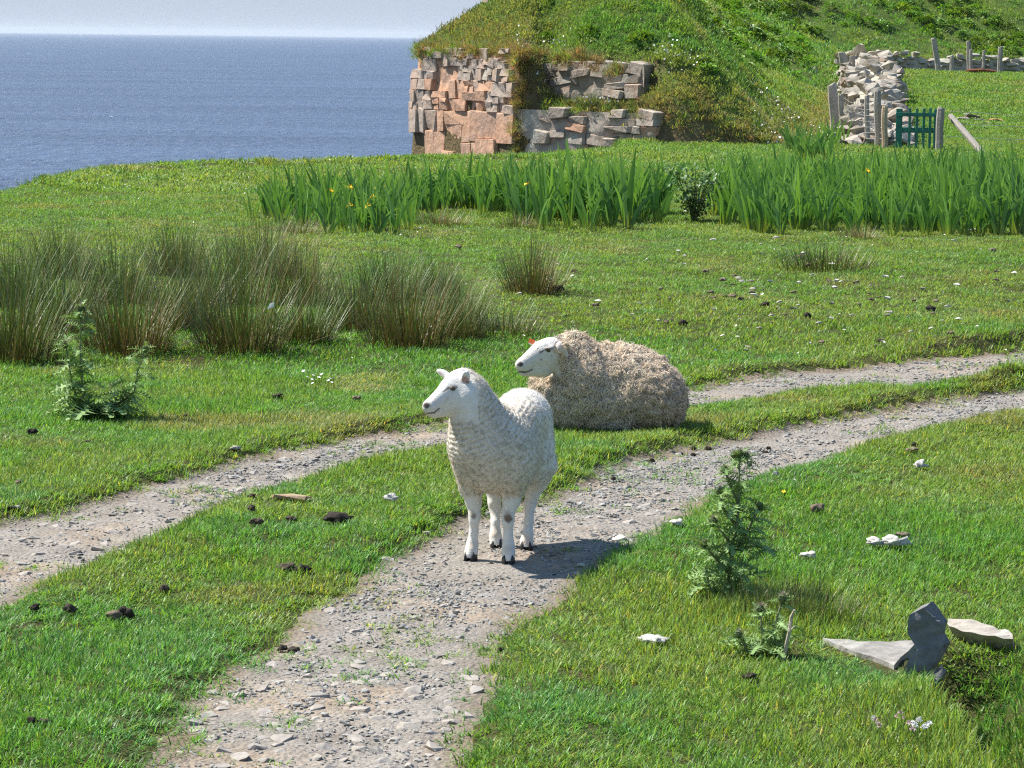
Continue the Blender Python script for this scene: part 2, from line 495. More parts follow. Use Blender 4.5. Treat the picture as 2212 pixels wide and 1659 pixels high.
def sea_mat():
    t = NT('sea_water')
    p1 = t.pos((1.0, 0.55, 1.0)); p2 = t.pos((0.28, 0.9, 1.0)); p3 = t.pos((0.012, 0.03, 1))
    a = t.noise(p1, 0.55, 6, 0.62, 0.4)
    b = t.noise(p2, 0.12, 4, 0.55, 0.3)
    c = t.noise(p1, 2.6, 3, 0.6)
    h = t.math('ADD', t.math('MULTIPLY', a, 1.0), t.math('ADD', t.math('MULTIPLY', b, 2.6), t.math('MULTIPLY', c, 0.16)))
    nrm = t.bump(h, 1.7, 1.0)
    col = t.ramp(t.noise(p3, 1.0, 4), [(0.35, (0.020, 0.052, 0.125)), (0.65, (0.042, 0.085, 0.175))])
    return t.done(t.pbsdf(col, 0.30, 0.5, nrm, IOR=1.33))
M['sea'] = sea_mat()

# ------------------------------------------------------------------ instancing of uncountable cover
PROTO = {}
def proto_set(name, meshes):
    c = bpy.data.collections.new(name)
    for k, me in enumerate(meshes):
        c.objects.link(bpy.data.objects.new('%s_%02d' % (name, k), me))
    PROTO[name] = (c, len(meshes))

def scatter(name, setname, pts, rot, size, tint=None, variant=None, parent=None, label=None, tone=None, kind='stuff'):
    c, nv = PROTO[setname]
    n = len(pts)
    me = bpy.data.meshes.new(name)
    me.vertices.add(n)
    me.vertices.foreach_set('co', np.asarray(pts, np.float32).ravel())
    def att(nm, typ, key, val):
        a = me.attributes.new(nm, typ, 'POINT'); a.data.foreach_set(key, np.ascontiguousarray(val).ravel())
    att('rot', 'FLOAT_VECTOR', 'vector', np.asarray(rot, np.float32))
    size = np.asarray(size, np.float32)
    if size.ndim == 1: size = np.repeat(size[:, None], 3, 1)
    att('size', 'FLOAT_VECTOR', 'vector', size)
    att('variant', 'INT', 'value', (rng.integers(0, nv, n) if variant is None else variant).astype(np.int32))
    if tint is not None:
        att('tint', 'FLOAT_COLOR', 'color', np.concatenate([tint, np.ones((n, 1))], 1).astype(np.float32))
    att('tone', 'FLOAT', 'value', rng.random(n).astype(np.float32))
    ng = bpy.data.node_groups.new(name + '_spread', 'GeometryNodeTree')
    ng.interface.new_socket('Geometry', in_out='INPUT', socket_type='NodeSocketGeometry')
    ng.interface.new_socket('Geometry', in_out='OUTPUT', socket_type='NodeSocketGeometry')
    gi = ng.nodes.new('NodeGroupInput'); go = ng.nodes.new('NodeGroupOutput')
    ci = ng.nodes.new('GeometryNodeCollectionInfo')
    ci.inputs['Collection'].default_value = c
    ci.inputs['Separate Children'].default_value = True
    ci.inputs['Reset Children'].default_value = True
    ip = ng.nodes.new('GeometryNodeInstanceOnPoints')
    ip.inputs['Pick Instance'].default_value = True
    def named(nm, typ):
        q = ng.nodes.new('GeometryNodeInputNamedAttribute'); q.data_type = typ
        q.inputs['Name'].default_value = nm
        return q.outputs['Attribute']
    L = ng.links.new
    L(gi.outputs[0], ip.inputs['Points']); L(ci.outputs[0], ip.inputs['Instance'])
    L(named('variant', 'INT'), ip.inputs['Instance Index'])
    L(named('rot', 'FLOAT_VECTOR'), ip.inputs['Rotation'])
    L(named('size', 'FLOAT_VECTOR'), ip.inputs['Scale'])
    L(ip.outputs[0], go.inputs[0])
    o = bpy.data.objects.new(name, me)
    md = o.modifiers.new('spread', 'NODES'); md.node_group = ng
    return put(o, kind=kind, parent=parent, label=label)

def blade(g, base, az, length, width, lean, curl, col, segs=3, tipcol=None, flatv=None):
    """one bent grass blade as a tapering ribbon"""
    d = np.array([math.cos(az), math.sin(az), 0.0])
    sd = np.array([-d[1], d[0], 0.0]) if flatv is None else flatv
    v, c, p = [], [], np.array(base, float)
    ang = lean
    st = length / segs
    for k in range(segs + 1):
        w = width * (1 - (k / segs) ** 1.6) * 0.5
        t = k / segs
        cc = np.asarray(col) if tipcol is None else np.asarray(col) * (1 - t) + np.asarray(tipcol) * t
        if k == segs:
            v.append(p.copy()); c.append(cc)
        else:
            v += [p - sd * w, p + sd * w]; c += [cc, cc]
        p = p + st * (math.cos(ang) * np.array([0, 0, 1.0]) + math.sin(ang) * d)
        ang += curl / segs
    f = [[2 * k, 2 * k + 1, 2 * k + 3, 2 * k + 2] for k in range(segs - 1)] + [[2 * segs - 2, 2 * segs - 1, 2 * segs]]
    g.add(v, f, np.array(c))

def grass_clump(name, n, rad, l0, l1, w, segs, dead=0.06):
    g = Geo()
    for _ in range(n):
        r = rad * math.sqrt(random.random()); a = random.uniform(0, 6.283)
        az = a + random.gauss(0, 0.9)
        k = random.random()
        if k < dead: col = np.array((2.6, 1.45, 1.6)) * random.uniform(0.8, 1.2)
        else:
            b = random.uniform(0.5, 1.45)
            col = np.array((b * random.uniform(0.85, 1.2), b, b * random.uniform(0.7, 1.25)))
        blade(g, (r * math.cos(a), r * math.sin(a), -0.012), az, random.uniform(l0, l1), w * random.uniform(0.7, 1.2), random.uniform(0.1, 0.95), random.uniform(0.3, 1.5), col, segs)
    return g.mesh(name, [M['grass']])

proto_set('turf_near', [grass_clump('turf_near', 20, 0.044, 0.024, 0.062, 0.0052, 3, 0.07) for _ in range(9)])
proto_set('turf_mid', [grass_clump('turf_mid', 18, 0.075, 0.025, 0.062, 0.0085, 2, 0.08) for _ in range(7)])
proto_set('turf_far', [grass_clump('turf_far', 20, 0.15, 0.04, 0.10, 0.018, 2, 0.10) for _ in range(6)])
proto_set('tussock', [grass_clump('tussock', 46, 0.10, 0.12, 0.30, 0.009, 3, 0.22) for _ in range(5)])

def weed_clump(name, n, rad, hgt, ls):
    g = Geo()
    for _ in range(n):
        a = random.uniform(0, 6.283); el = random.uniform(0.1, 1.5)
        rr = rad * random.uniform(0.5, 1.0)
        c = np.array((rr * math.cos(a) * math.cos(el), rr * math.sin(a) * math.cos(el), hgt * (0.15 + 0.85 * math.sin(el)) * random.uniform(0.7, 1.05)))
        out = np.array((math.cos(a), math.sin(a), 0.55)); out /= np.linalg.norm(out)
        side = np.cross(out, (0, 0, 1)); side /= np.linalg.norm(side)
        s = ls * random.uniform(0.6, 1.3)
        tip = c + out * s + np.array((0, 0, -0.25 * s)); mid = c + out * s * 0.5 + np.array((0, 0, 0.12 * s))
        b = random.uniform(0.55, 1.35)
        g.add([c, mid - side * s * 0.28, tip, mid + side * s * 0.28], [[0, 1, 2, 3]], (b, b * random.uniform(0.92, 1.05), b * 0.8))
    return g.mesh(name, [M['leaf']])
proto_set('weed', [weed_clump('weed', 95, 0.30, 0.30, 0.13) for _ in range(5)])

def tint_grass(x, y):
    a = n2(x, y, 2.3, 3, 31); b = n2(x, y, 0.55, 3, 32); c = n2(x, y, 7.0, 2, 33)
    green = np.array((0.125, 0.288, 0.045)); yel = np.array((0.195, 0.308, 0.060)); blue = np.array((0.110, 0.275, 0.075)); dry = np.array((0.28, 0.29, 0.11))
    t1 = sstep(-0.25, 0.35, a * 0.7 + b * 0.6)[:, None]
    col = green * (1 - t1) + yel * t1
    t2 = (sstep(0.12, 0.5, -b + 0.2 * c) * 0.55)[:, None]
    col = col * (1 - t2) + blue * t2
    t3 = (sstep(0.28, 0.55, n2(x, y, 0.9, 3, 34)) * 0.65)[:, None]
    return col * (1 - t3) + dry * t3

def fan(y0, y1, dens, margin, xmin=-99):
    w = 0.19 * y1 + margin
    n = int(dens * 2 * w * (y1 - y0))
    x = rng.uniform(-w, w, n); y = rng.uniform(y0, y1, n)
    k = (np.abs(x) < 0.19 * y + margin) & (x > xmin)
    return x[k], y[k]

# ------------------------------------------------------------------ ground, track, sea, hill
def build_ground():
    rows = [1.0]
    while rows[-1] < 168:
        r = rows[-1]
        rows.append(r + (0.25 if r < 6 else max(0.03, 0.0045 * r) if r < 26 else 0.012 * r if r < 75 else 0.03 * r))
    rows = np.array(rows)
    fine = np.linspace(-0.28, 0.28, 330)
    ang = np.concatenate([np.linspace(-1.15, -0.3, 22), fine, np.linspace(0.3, 1.15, 22)])
    A, D = np.meshgrid(ang, rows)
    X = D * np.tan(A); Y = D
    H = ground_h(X, Y)
    nr, nc = X.shape
    sd = np.full(X.shape, 5.0)
    m = (Y > 4) & (Y < 26)
    sd[m] = rut_sd(X[m], Y[m])
    H = H + np.where(sd < 0.05, 0.006 * n2(X, Y, 0.09, 2, 41), 0)
    V = np.stack([X, Y, H], -1).reshape(-1, 3)
    i = np.arange(nr * nc).reshape(nr, nc)
    F = np.stack([i[:-1, :-1], i[:-1, 1:], i[1:, 1:], i[1:, :-1]], -1).reshape(-1, 4)
    fs = sd.ravel()[F].mean(1)
    edge = sstep(-.16, .02, sd.ravel() + .05 * n2(X.ravel(), Y.ravel(), .3, 2, 42))
    def sub(sel, name, mat):
        f = F[sel]; used, inv = np.unique(f, return_inverse=True)
        me = mesh_of(name, V[used], inv.reshape(-1, 4), [M[mat]], np.repeat(edge[used][:, None], 3, 1), smooth=True)
        return ob(name, me, kind='structure')
    keep = V[F].max(1)[:, 2] > -12.9
    sub(keep & (fs >= 0), 'ground', 'soil')
    return sub(keep & (fs < 0), 'dirt_track', 'track')
track = build_ground()

sea_v = [(-30000, -200, -11), (30000, -200, -11), (30000, 26000, -11), (-30000, 26000, -11)]
ob('sea', mesh_of('sea', sea_v, [[0, 1, 2, 3]], [M['sea']]), kind='structure')

def hill_mat():
    t = NT('hill_turf')
    p = t.pos()
    a = t.noise(p, 0.35, 4); b = t.noise(p, 3.0, 5); c = t.noise(p, 18, 4)
    col = t.ramp(a, [(0.35, (0.055, 0.10, 0.018)), (0.6, (0.085, 0.12, 0.025)), (0.75, (0.13, 0.115, 0.045))])
    z = t.n('ShaderNodeSeparateXYZ', {0: t.n('ShaderNodeNewGeometry').outputs['Normal']}).outputs[2]
    col = t.mix(t.ramp(t.math('ADD', z, t.math('MULTIPLY', b, 0.3)), [(0.55, 1.0), (0.85, 0.0)]), col, (0.15, 0.115, 0.06))
    col = t.mix(0.6, col, t.ramp(b, [(0.3, (0.5, 0.5, 0.5)), (0.7, (1.3, 1.3, 1.3))]), 'MULTIPLY')
    return t.done(t.pbsdf(col, 0.95, 0.1, t.bump(c, 0.06)))
M['hill'] = hill_mat()
def build_hill():
    xs = np.concatenate([np.arange(-4, 14, 0.14), np.arange(14, 60, 0.5)])
    ys = np.concatenate([np.arange(50, 72, 0.14), np.arange(72, 168, 0.55)])
    X, Y = np.meshgrid(xs, ys)
    Z, SD = hill_h(X.ravel(), Y.ravel())
    V = np.stack([X.ravel(), Y.ravel(), np.maximum(Z, -13)], 1)
    nr, nc = X.shape
    i = np.arange(nr * nc).reshape(nr, nc)
    F = np.stack([i[:-1, :-1], i[:-1, 1:], i[1:, 1:], i[1:, :-1]], -1).reshape(-1, 4)
    F = F[SD[F].max(1) > -1.0]
    used, inv = np.unique(F, return_inverse=True)
    ob('hill', mesh_of('hill', V[used], inv.reshape(-1, 4), [M['hill']], smooth=True), kind='structure')
build_hill()

# ------------------------------------------------------------------ stones: shared shapes
def hull_stone(name, mat, n=16, flatn=0.5, seed=0):
    r = random.Random(seed)
    bm = bmesh.new()
    for _ in range(n):
        v = Vector((r.gauss(0, 1), r.gauss(0, 1), r.gauss(0, 1))).normalized()
        m = max(abs(v.x), abs(v.y), abs(v.z))
        v = v.lerp(v / m, 0.45) * r.uniform(0.8, 1.05)
        bm.verts.new((v.x, v.y, v.z * flatn))
    res = bmesh.ops.convex_hull(bm, input=bm.verts)
    junk = [e for e in res['geom_interior'] if isinstance(e, bmesh.types.BMVert)] + [e for e in res['geom_unused'] if isinstance(e, bmesh.types.BMVert)]
    if junk: bmesh.ops.delete(bm, geom=list(set(junk)), context='VERTS')
    return bm_mesh(name, bm, [M[mat]])

def block_mesh(name, mat, seed, bev=0.10, jit=0.10):
    r = random.Random(seed)
    bm = bmesh.new()
    bmesh.ops.create_cube(bm, size=2)
    for v in bm.verts: v.co += Vector((r.uniform(-jit, jit), r.uniform(-jit, jit), r.uniform(-jit, jit)))
    bmesh.ops.bevel(bm, geom=list(bm.edges), offset=bev, segments=1, affect='EDGES', profile=0.6)
    for v in bm.verts: v.co += Vector((r.uniform(-.04, .04), r.uniform(-.04, .04), r.uniform(-.04, .04)))
    return bm_mesh(name, bm, [M[mat]])

def lump_mesh(name, mat, seed, sub=2, amp=0.35, freq=1.6, lumps=None):
    bm = bmesh.new()
    bmesh.ops.create_icosphere(bm, subdivisions=sub, radius=1.0)
    co = np.array([v.co[:] for v in bm.verts])
    n = fbm(co * freq + seed * 7.3, 3, seed)
    b, _ = worley(co * 1.7 + seed * 3.1, seed)
    for k, v in enumerate(bm.verts):
        v.co = v.co * (1 + amp * n[k] - 0.25 * b[k])
        if v.co.z < -0.25: v.co.z = -0.25
    return bm_mesh(name, bm, [M[mat]], smooth=True)

# embedded cobbles of the track: parts of the track
cob = [hull_stone('cobble_%d' % k, 'cobble', 16, 0.42, 100 + k) for k in range(8)]
def in_ruts(n):
    x = rng.uniform(-4.5, 6, n); y = rng.uniform(6.5, 23, n)
    k = np.abs(x) < 0.19 * y + 1.2
    x, y = x[k], y[k]
    s = rut_sd(x, y)
    return x, y, s
def build_cobbles():
    zones = [(930, 1590, 0.30, 75), (560, 1570, 0.28, 45), (780, 1640, .28, 30), (620, 1042, 0.30, 36), (70, 1235, 0.40, 50), (330, 1120, .4, 26), (640, 1480, .25, 16), (1350, 1130, .3, 22)]
    pts = []
    for u, v, sg, n in zones:
        cx, cy = flat(u, v)
        for _ in range(n * 3):
            if n <= 0: break
            p = (random.gauss(cx, sg), random.gauss(cy, sg * 2.2))
            s = rut_sd(np.array([p[0]]), np.array([p[1]]))[0]
            if s > -0.03: continue
            a = random.uniform(0.014, 0.046)
            if any((p[0] - q[0]) ** 2 + (p[1] - q[1]) ** 2 < (0.75 * (a + q[2])) ** 2 for q in pts): continue
            pts.append((p[0], p[1], a)); n -= 1
    pts = pts[:298]
    for k, (x, y, a) in enumerate(pts):
        z = gz(x, y)
        ob('stone', cob[k % 8], track, (x, y, z - 0.1 * a), (random.gauss(0, .16), random.gauss(0, .16), random.uniform(0, 6.28)), (a, a * random.uniform(0.6, 0.95), a * random.uniform(0.7, 1.1)))
build_cobbles()

proto_set('pebble', [hull_stone('pebble_%d' % k, 'gravel', 12, 0.55, 200 + k) for k in range(8)])
def build_gravel():
    x, y, s = in_ruts(820000)
    k = s < 0.02
    x, y, s = x[k], y[k], s[k]
    d = 0.5 + 0.9 * n2(x, y, 0.5, 3, 51)
    k = rng.random(len(x)) < np.clip(d, 0.08, 1) * np.where(y < 14, 1.0, 0.62) * sstep(.04, -.12, s + .04)
    x, y = x[k], y[k]
    z = ground_h(x, y)
    sz = rng.lognormal(math.log(0.0052), 0.48, len(x)).clip(0.0025, 0.019) * (1 + 0.03 * (y - 9))
    rot = np.stack([rng.normal(0, .25, len(x)), rng.normal(0, .25, len(x)), rng.uniform(0, 6.28, len(x))], 1)
    scatter('gravel', 'pebble', np.stack([x, y, z + sz * 0.12], 1), rot, np.stack([sz, sz * rng.uniform(.6, 1, len(x)), sz * rng.uniform(.5, 1, len(x))], 1), label='loose grey gravel chips on the two wheel ruts')
build_gravel()

# ------------------------------------------------------------------ turf
EWE_U, EWE_V = 1296.5, 919.0
EWE_P = spot(EWE_U, EWE_V)
def build_turf():
    P, Rr, Sz, Tn, Va = [], [], [], [], []
    def add(x, y, setk, sx, sz, dens_fn=None):
        s = np.full(x.shape, 5.0)
        m = (y > 4) & (y < 26)
        s[m] = rut_sd(x[m], y[m])
        keep = s > rng.uniform(-0.05, 0.06, len(x))
        sparse = (s < 0.02) & (rng.random(len(x)) < 0.16 * sstep(0.05, 0.4, n2(x, y, 0.35, 3, 61)) + 0.10 * sstep(-0.16, 0.0, s))
        keep |= sparse
        e = poly_sd(x, y, EDGE)
        keep &= e < 0.7
        keep &= poly_sd(x, y, HILL) > -0.25
        ex, ey = (x - EWE_P.x) / 0.40, (y - EWE_P.y - 0.02) / 0.20
        keep &= (ex * ex + ey * ey) > 1
        x, y, s = x[keep], y[keep], s[keep]
        sparse = sparse[keep]
        z = ground_h(x, y)
        lush = 0.84 + 0.46 * n2(x, y, 0.8, 2, 62) + 0.34 * n2(x, y, 0.28, 2, 63)
        # longer growth on the right bank by the thistle and the ditch
        lush += 0.18 * sstep(0.0, 0.5, x - 0.05 * y + 0.25) * sstep(12, 9.5, y) + 0.45 * np.exp(-(((x - 0.98) / 0.30) ** 2 + ((y - 9.75) / 0.6) ** 2))
        t, d = ditch_d(x, y)
        lush += 0.9 * np.exp(-((d + 0.05) / 0.10) ** 2) * (t > -0.0) * (t < 2.5) + 0.7 * (d > 0.02) * (d < .6) * (t > -.3)
        lush *= np.where(poly_sd(x, y, SLABS[0]) < .15, .40, 1.0)
        keep2 = np.ones(len(x), bool)
        for q in SLABS: keep2 &= poly_sd(x, y, q) > 0.015
        x, y, z, s, lush, sparse = x[keep2], y[keep2], z[keep2], s[keep2], lush[keep2], sparse[keep2]
        lush *= np.where(sparse, 0.55, 1.0) * np.where((y > 20) & (y < 30), 0.8, 1.0)
        n = len(x)
        P.append(np.stack([x, y, z], 1))
        Rr.append(np.stack([rng.normal(0, .12, n), rng.normal(0, .12, n), rng.uniform(0, 6.28, n)], 1))
        lush = np.clip(lush, 0.4, 2.4)
        Sz.append(np.stack([sx * np.ones(n), sx * np.ones(n), sz * lush], 1))
        tn = tint_grass(x, y) * rng.uniform(0.78, 1.22, (n, 1))
        fy = (sstep(17, 24, y) * .30)[:, None]
        tn = tn * (1 - fy) + np.array((.205, .285, .075)) * fy
        Tn.append(tn)
        Va.append((setk, n))
    x, y = fan(6.6, 16.5, 900, 1.5); add(x, y, 'turf_near', 1.0, 1.0)
    x, y = fan(16.0, 36.0, 270, 2.0); add(x, y, 'turf_mid', 1.0, 1.0)
    x, y = fan(35.0, 62.0, 95, 2.5); add(x, y, 'turf_far', 1.0, 0.9)
    x, y = fan(62.0, 101.0, 40, 3.0, xmin=3.0); add(x, y, 'turf_far', 1.5, 1.2)
    # one cover object: the four proto sets joined in one list of shapes
    allm = []; off = {}
    for s in ('turf_near', 'turf_mid', 'turf_far'):
        off[s] = len(allm); allm += [o.data for o in PROTO[s][0].objects]
    proto_set('turf', allm)
    var = np.concatenate([off[s] + rng.integers(0, PROTO[s][1], n) for s, n in Va])
    scatter('grass', 'turf', np.concatenate(P), np.concatenate(Rr), np.concatenate(Sz), np.concatenate(Tn), var, label='short green turf of the clifftop field')
build_turf()

def build_hill_cover():
    # grass
    def pick(n, x0, x1, y0, y1):
        x = rng.uniform(x0, x1, n); y = rng.uniform(y0, y1, n)
        z, sd = hill_h(x, y)
        k = (sd > np.where(x < 2.6, -0.02, -0.22)) & (np.abs(x) < 0.2 * y + 3)
        return x[k], y[k], z[k], sd[k]
    A = [pick(64000, -3, 16, 50, 72), pick(26000, -3, 28, 70, 130)]
    x, y, z, sd = [np.concatenate(q) for q in zip(*A)]
    n = len(x)
    tn = tint_grass(x, y) * rng.uniform(0.75, 1.2, (n, 1))
    brown = np.array((0.28, 0.23, 0.10))
    bf = (np.clip(sstep(1.5, 0.2, sd) * 0.9 + sstep(0.1, 0.5, n2(x, y, 1.4, 3, 71)) * 0.55, 0, 0.85) * rng.uniform(0.5, 1, n))[:, None]
    tn = tn * (1 - bf) + brown * bf
    rot = np.stack([rng.normal(0, .3, n), rng.normal(0, .3, n), rng.uniform(0, 6.28, n)], 1)
    sz = np.where(y < 72, 0.95, 1.6) * rng.uniform(0.6, 1.35, n)
    scatter('hill_grass', 'turf_far', np.stack([x, y, z], 1), rot, np.stack([sz, sz, sz * 1.1], 1), tn, label='rough green and tan grass covering the hill slope')
    # overhanging tussocks at the cliff edge and brown bank
    x, y, z, sd = pick(16000, -2.6, 8, 50, 66)
    k = (sd < rng.uniform(-.15, 1.0, len(x))) & (rng.random(len(x)) < np.where(sd < .2, .5, .3))
    x, y, z = x[k], y[k], z[k]
    n = len(x)
    # turf curling down over the rock lip
    m = 380
    f = rng.random(m); top = rng.random(m)
    ex = np.where(f < .72, -2.1 + 2.25 * f / .72, .1 + 2.0 * (f - .72) / .28); ey = np.where(f < .72, 59.0 - 3.8 * f / .72, 55.2 - 1.7 * (f - .72) / .28)
    x = np.concatenate([x, ex - .06 * top]); y = np.concatenate([y, ey - .10 * top]); z = np.concatenate([z, hill_base(ex, ey) + .06 - .22 * top ** 2 * (0.4 + 0.6 * np.clip(vnoise(np.stack([ex * 2.2, ey * 2.2, 0 * ex], 1), 91) + .4, 0, 1))])
    gm = 110                                   # green gully where the two faces meet
    gt = rng.random(gm)
    x = np.concatenate([x, .12 + rng.normal(0, .10, gm)]); y = np.concatenate([y, 55.12 + rng.normal(0, .05, gm)]); z = np.concatenate([z, -.7 + 2.35 * gt])
    ll = 120                                   # growth on the ledge between the rock bands
    lx = rng.uniform(.4, 2.5, ll)
    x = np.concatenate([x, lx]); y = np.concatenate([y, 55.2 - .87 * lx + rng.uniform(.0, .5, ll)]); z = np.concatenate([z, .62 + rng.normal(0, .06, ll)])
    n = len(x)
    t = np.array((0.27, 0.225, 0.11)) * rng.uniform(0.6, 1.15, (n, 1)) * (1 - rng.random((n, 1)) * 0.2)
    g = rng.random(n) < 0.4
    g[-(110 + 120):] = rng.random(230) < .7
    t[g] = tint_grass(x[g], y[g])
    scatter('dry_grass', 'tussock', np.stack([x, y, z - 0.03], 1), np.stack([rng.normal(.5, .4, n), rng.normal(0, .4, n), rng.uniform(-.5, .5, n)], 1), rng.uniform(0.45, 1.0, n), t, label='tan tussock grass hanging over the cliff edge')
    # leafy weeds
    x = rng.uniform(-2, 30, 9000); y = rng.uniform(53, 128, 9000)
    z, sd = hill_h(x, y)
    p = sstep(-0.1, 0.35, n2(x, y, 2.4, 3, 72)) * sstep(0.8, 2.4, sd) * sstep(0, 4, x + 1.5)
    k = (rng.random(len(x)) < p) & (np.abs(x) < 0.2 * y + 2)
    x, y, z = x[k], y[k], z[k]; n = len(x)
    tn = np.array((0.125, 0.255, 0.034)) * rng.uniform(0.7, 1.35, (n, 1)) * np.stack([rng.uniform(.85, 1.3, n), np.ones(n), rng.uniform(.8, 1.2, n)], 1)
    s = rng.uniform(0.5, 1.15, n)
    scatter('hill_weeds', 'weed', np.stack([x, y, z - 0.03], 1), np.stack([rng.normal(0, .2, n), rng.normal(0, .2, n), rng.uniform(0, 6.28, n)], 1), s, tn, label='leafy green weeds in clumps over the hill')
build_hill_cover()

# ------------------------------------------------------------------ cliff
def build_cliff():
    A, B, C = (-2.05, 59.0), (0.1, 55.2), (2.75, 52.9)
    segs = [((-1.6, 66.0), A, 1.85), (A, B, 1.8), (B, C, 1.7)]
    # the solid rock the blocks are split from
    pl = [(-1.2, 72.0), (-1.68, 65.0), A, B, C]
    V, F_, c0 = [], [], 0
    def sheet(p, q, z0, z1, inset):
        nonlocal c0
        L = math.hypot(q[0] - p[0], q[1] - p[1]); tx, ty = (q[0] - p[0]) / L, (q[1] - p[1]) / L
        nx, ny = ty, -tx
        ns, nz = max(2, int(L / .09)), max(2, int((z1 - z0) / .09))
        ss, zz = np.meshgrid(np.linspace(0, L, ns + 1), np.linspace(z0, z1, nz + 1), indexing='ij')
        P3 = np.stack([p[0] + tx * ss.ravel(), p[1] + ty * ss.ravel(), zz.ravel()], 1)
        d = .07 * fbm(P3 * 2.1, 3, 95) + .05 * np.round(2.2 * vnoise(P3 * np.array((2.6, 2.6, 4.5)), 96)) / 2.2 + inset
        V.append(P3 + np.outer(d, (nx, ny, 0)))
        i = c0 + np.arange((ns + 1) * (nz + 1)).reshape(ns + 1, nz + 1)
        F_.append(np.stack([i[:-1, :-1], i[1:, :-1], i[1:, 1:], i[:-1, 1:]], -1).reshape(-1, 4)); c0 += i.size
    sheet(pl[0], pl[1], -12.5, 1.6, -.1); sheet(pl[1], (A[0] + .06, A[1]), -12.5, 1.68, .06); sheet((A[0] + .05, A[1] - .02), B, -12.5, 1.66, .085)
    cl = ob('cliff', mesh_of('cliff', np.concatenate(V), np.concatenate(F_), [M['red_rock']]), kind='structure')
    V, F_, c0 = [], [], 0
    sheet(B, C, -12.5, .60, .095); sheet((.6, 55.85), (2.55, 54.05), .55, 1.50, .095)
    ob('rock_ledge', mesh_of('rock_ledge', np.concatenate(V), np.concatenate(F_), [M['lichen_rock']]), cl)
    reds = [block_mesh('rock_block_%d' % k, 'red_rock', 300 + k, 0.05, 0.085) for k in range(7)]
    greys = [block_mesh('rock_block_g%d' % k, 'grey_rock', 320 + k, 0.07, 0.10) for k in range(7)]
    hulls = [hull_stone('ledge_stone_%d' % k, 'lichen_rock', 18, 0.95, 360 + k) for k in range(7)]
    lich = [block_mesh('rock_block_l%d' % k, 'lichen_rock', 340 + k, 0.16, 0.16) for k in range(7)]
    count = 0
    def split(s0, s1, z0, z1, mw, mh, out):
        w, h = s1 - s0, z1 - z0
        if w < mw * random.uniform(.5, 1.15) and h < mh * random.uniform(.55, 1.15):
            out.append((s0, s1, z0, z1)); return
        r = random.uniform(.3, .7)
        if w / mw > h / mh: split(s0, s0 + w * r, z0, z1, mw, mh, out); split(s0 + w * r, s1, z0, z1, mw, mh, out)
        else: split(s0, s1, z0, z0 + h * r, mw, mh, out); split(s0, s1, z0 + h * r, z1, mw, mh, out)
    faces = [((-1.75, 65.0), A, -.9, 1.75, 0), (A, B, -.9, 1.78, 1), (B, C, -.9, .66, 2), ((.75, 55.7), (2.5, 54.1), .85, 1.55, 3)]
    for p, q, z0, z1, si in faces:
        px, py = p; qx, qy = q
        L = math.hypot(qx - px, qy - py)
        tx, ty = (qx - px) / L, (qy - py) / L
        nx, ny = ty, -tx
        az = math.atan2(ty, tx)
        cells = []
        if si < 2:
            split(0, L, z0, .5, .80, .85, cells); split(0, L, .5, 1.12, .66, .36, cells); split(0, L, 1.12, z1, .50, .30, cells)
        else: split(0, L, z0, z1, .80, .32, cells)
        for (a0, a1, c0, c1) in cells:
            w, hh, sc, zc = a1 - a0, c1 - c0, (a0 + a1) / 2, (c0 + c1) / 2
            x, y = px + tx * sc, py + ty * sc
            fr = (zc + .9) / 2.7
            lo = float(vnoise(np.array([[sc * .5 + 9 * si, zc * .6, .5]]), 77)[0])
            prot = .10 * lo + random.gauss(0, .012) + (random.choice((-.04, .06, .05)) if random.random() < .16 else 0)
            if si == 1 and a1 > L - .10 and random.random() < .7: continue
            if si == 2 and a0 < .12: continue
            if si < 2:
                prot += .06 * math.sin(fr * 3.1)
                edge = .10 if zc > 1.25 else .22 if zc < .15 else 0
                if si == 1 and a0 < edge: continue
                if si == 0: prot -= edge
                if si == 1 and ((.95 < zc < 1.35 and 1.0 < sc < 1.9) or (.35 < zc < .75 and 2.5 < sc < 3.3)): continue
                if c1 > 1.55 and random.random() < .45: continue
                grey = fr + .30 * lo + .10 * random.gauss(0, 1) > .60
                if si == 1 and sc < .5 and 0 < zc < 1.2: grey = True
                if si == 1 and sc > L - 1.1 and fr > .45: grey = True
                pool = greys if grey else reds
                if grey and random.random() < .15: pool = lich
            else:
                if random.random() < .34: continue
                prot = random.gauss(.0, .045); grey = True
                pool = lich if random.random() < .75 else greys if random.random() < .7 else reds
            ob('rock_block', pool[count % 7], cl, (x + nx * (prot - .16), y + ny * (prot - .16), zc),
               (random.gauss(0, .02), random.gauss(0, .03 if si < 2 else .07), az + random.gauss(0, .04)), (w / 2 * 1.01, .30, hh / 2 * 1.005))
            count += 1
    # scattered loose rocks on the slope right of the cliff and on the brow
    for (u, v, zz, y, a) in [(970, 62, 0, 60, .10), (985, 55, 0, 60.5, .13), (958, 72, 0, 59.8, .08), (1045, 43, 0, 60.5, .12), (1060, 40, 0, 61, .09), (1230, 60, 0, 59, .1),
                             (1330, 250, 0, 53.4, .2), (1290, 255, 0, 53.6, .22), (1220, 300, 0, 54, .25), (1250, 240, 0, 54, .16)]:
        x = (u - 1106) / FPX * y
        z = float(hill_h(np.array([x]), np.array([y]))[0][0])
        ob('rock_block', lich[count % 7], cl, (x, y, z + a * 0.2), (random.gauss(0, .3), random.gauss(0, .3), random.uniform(0, 6)), (a, a * .8, a * .5))
        count += 1
    return cl
build_cliff()

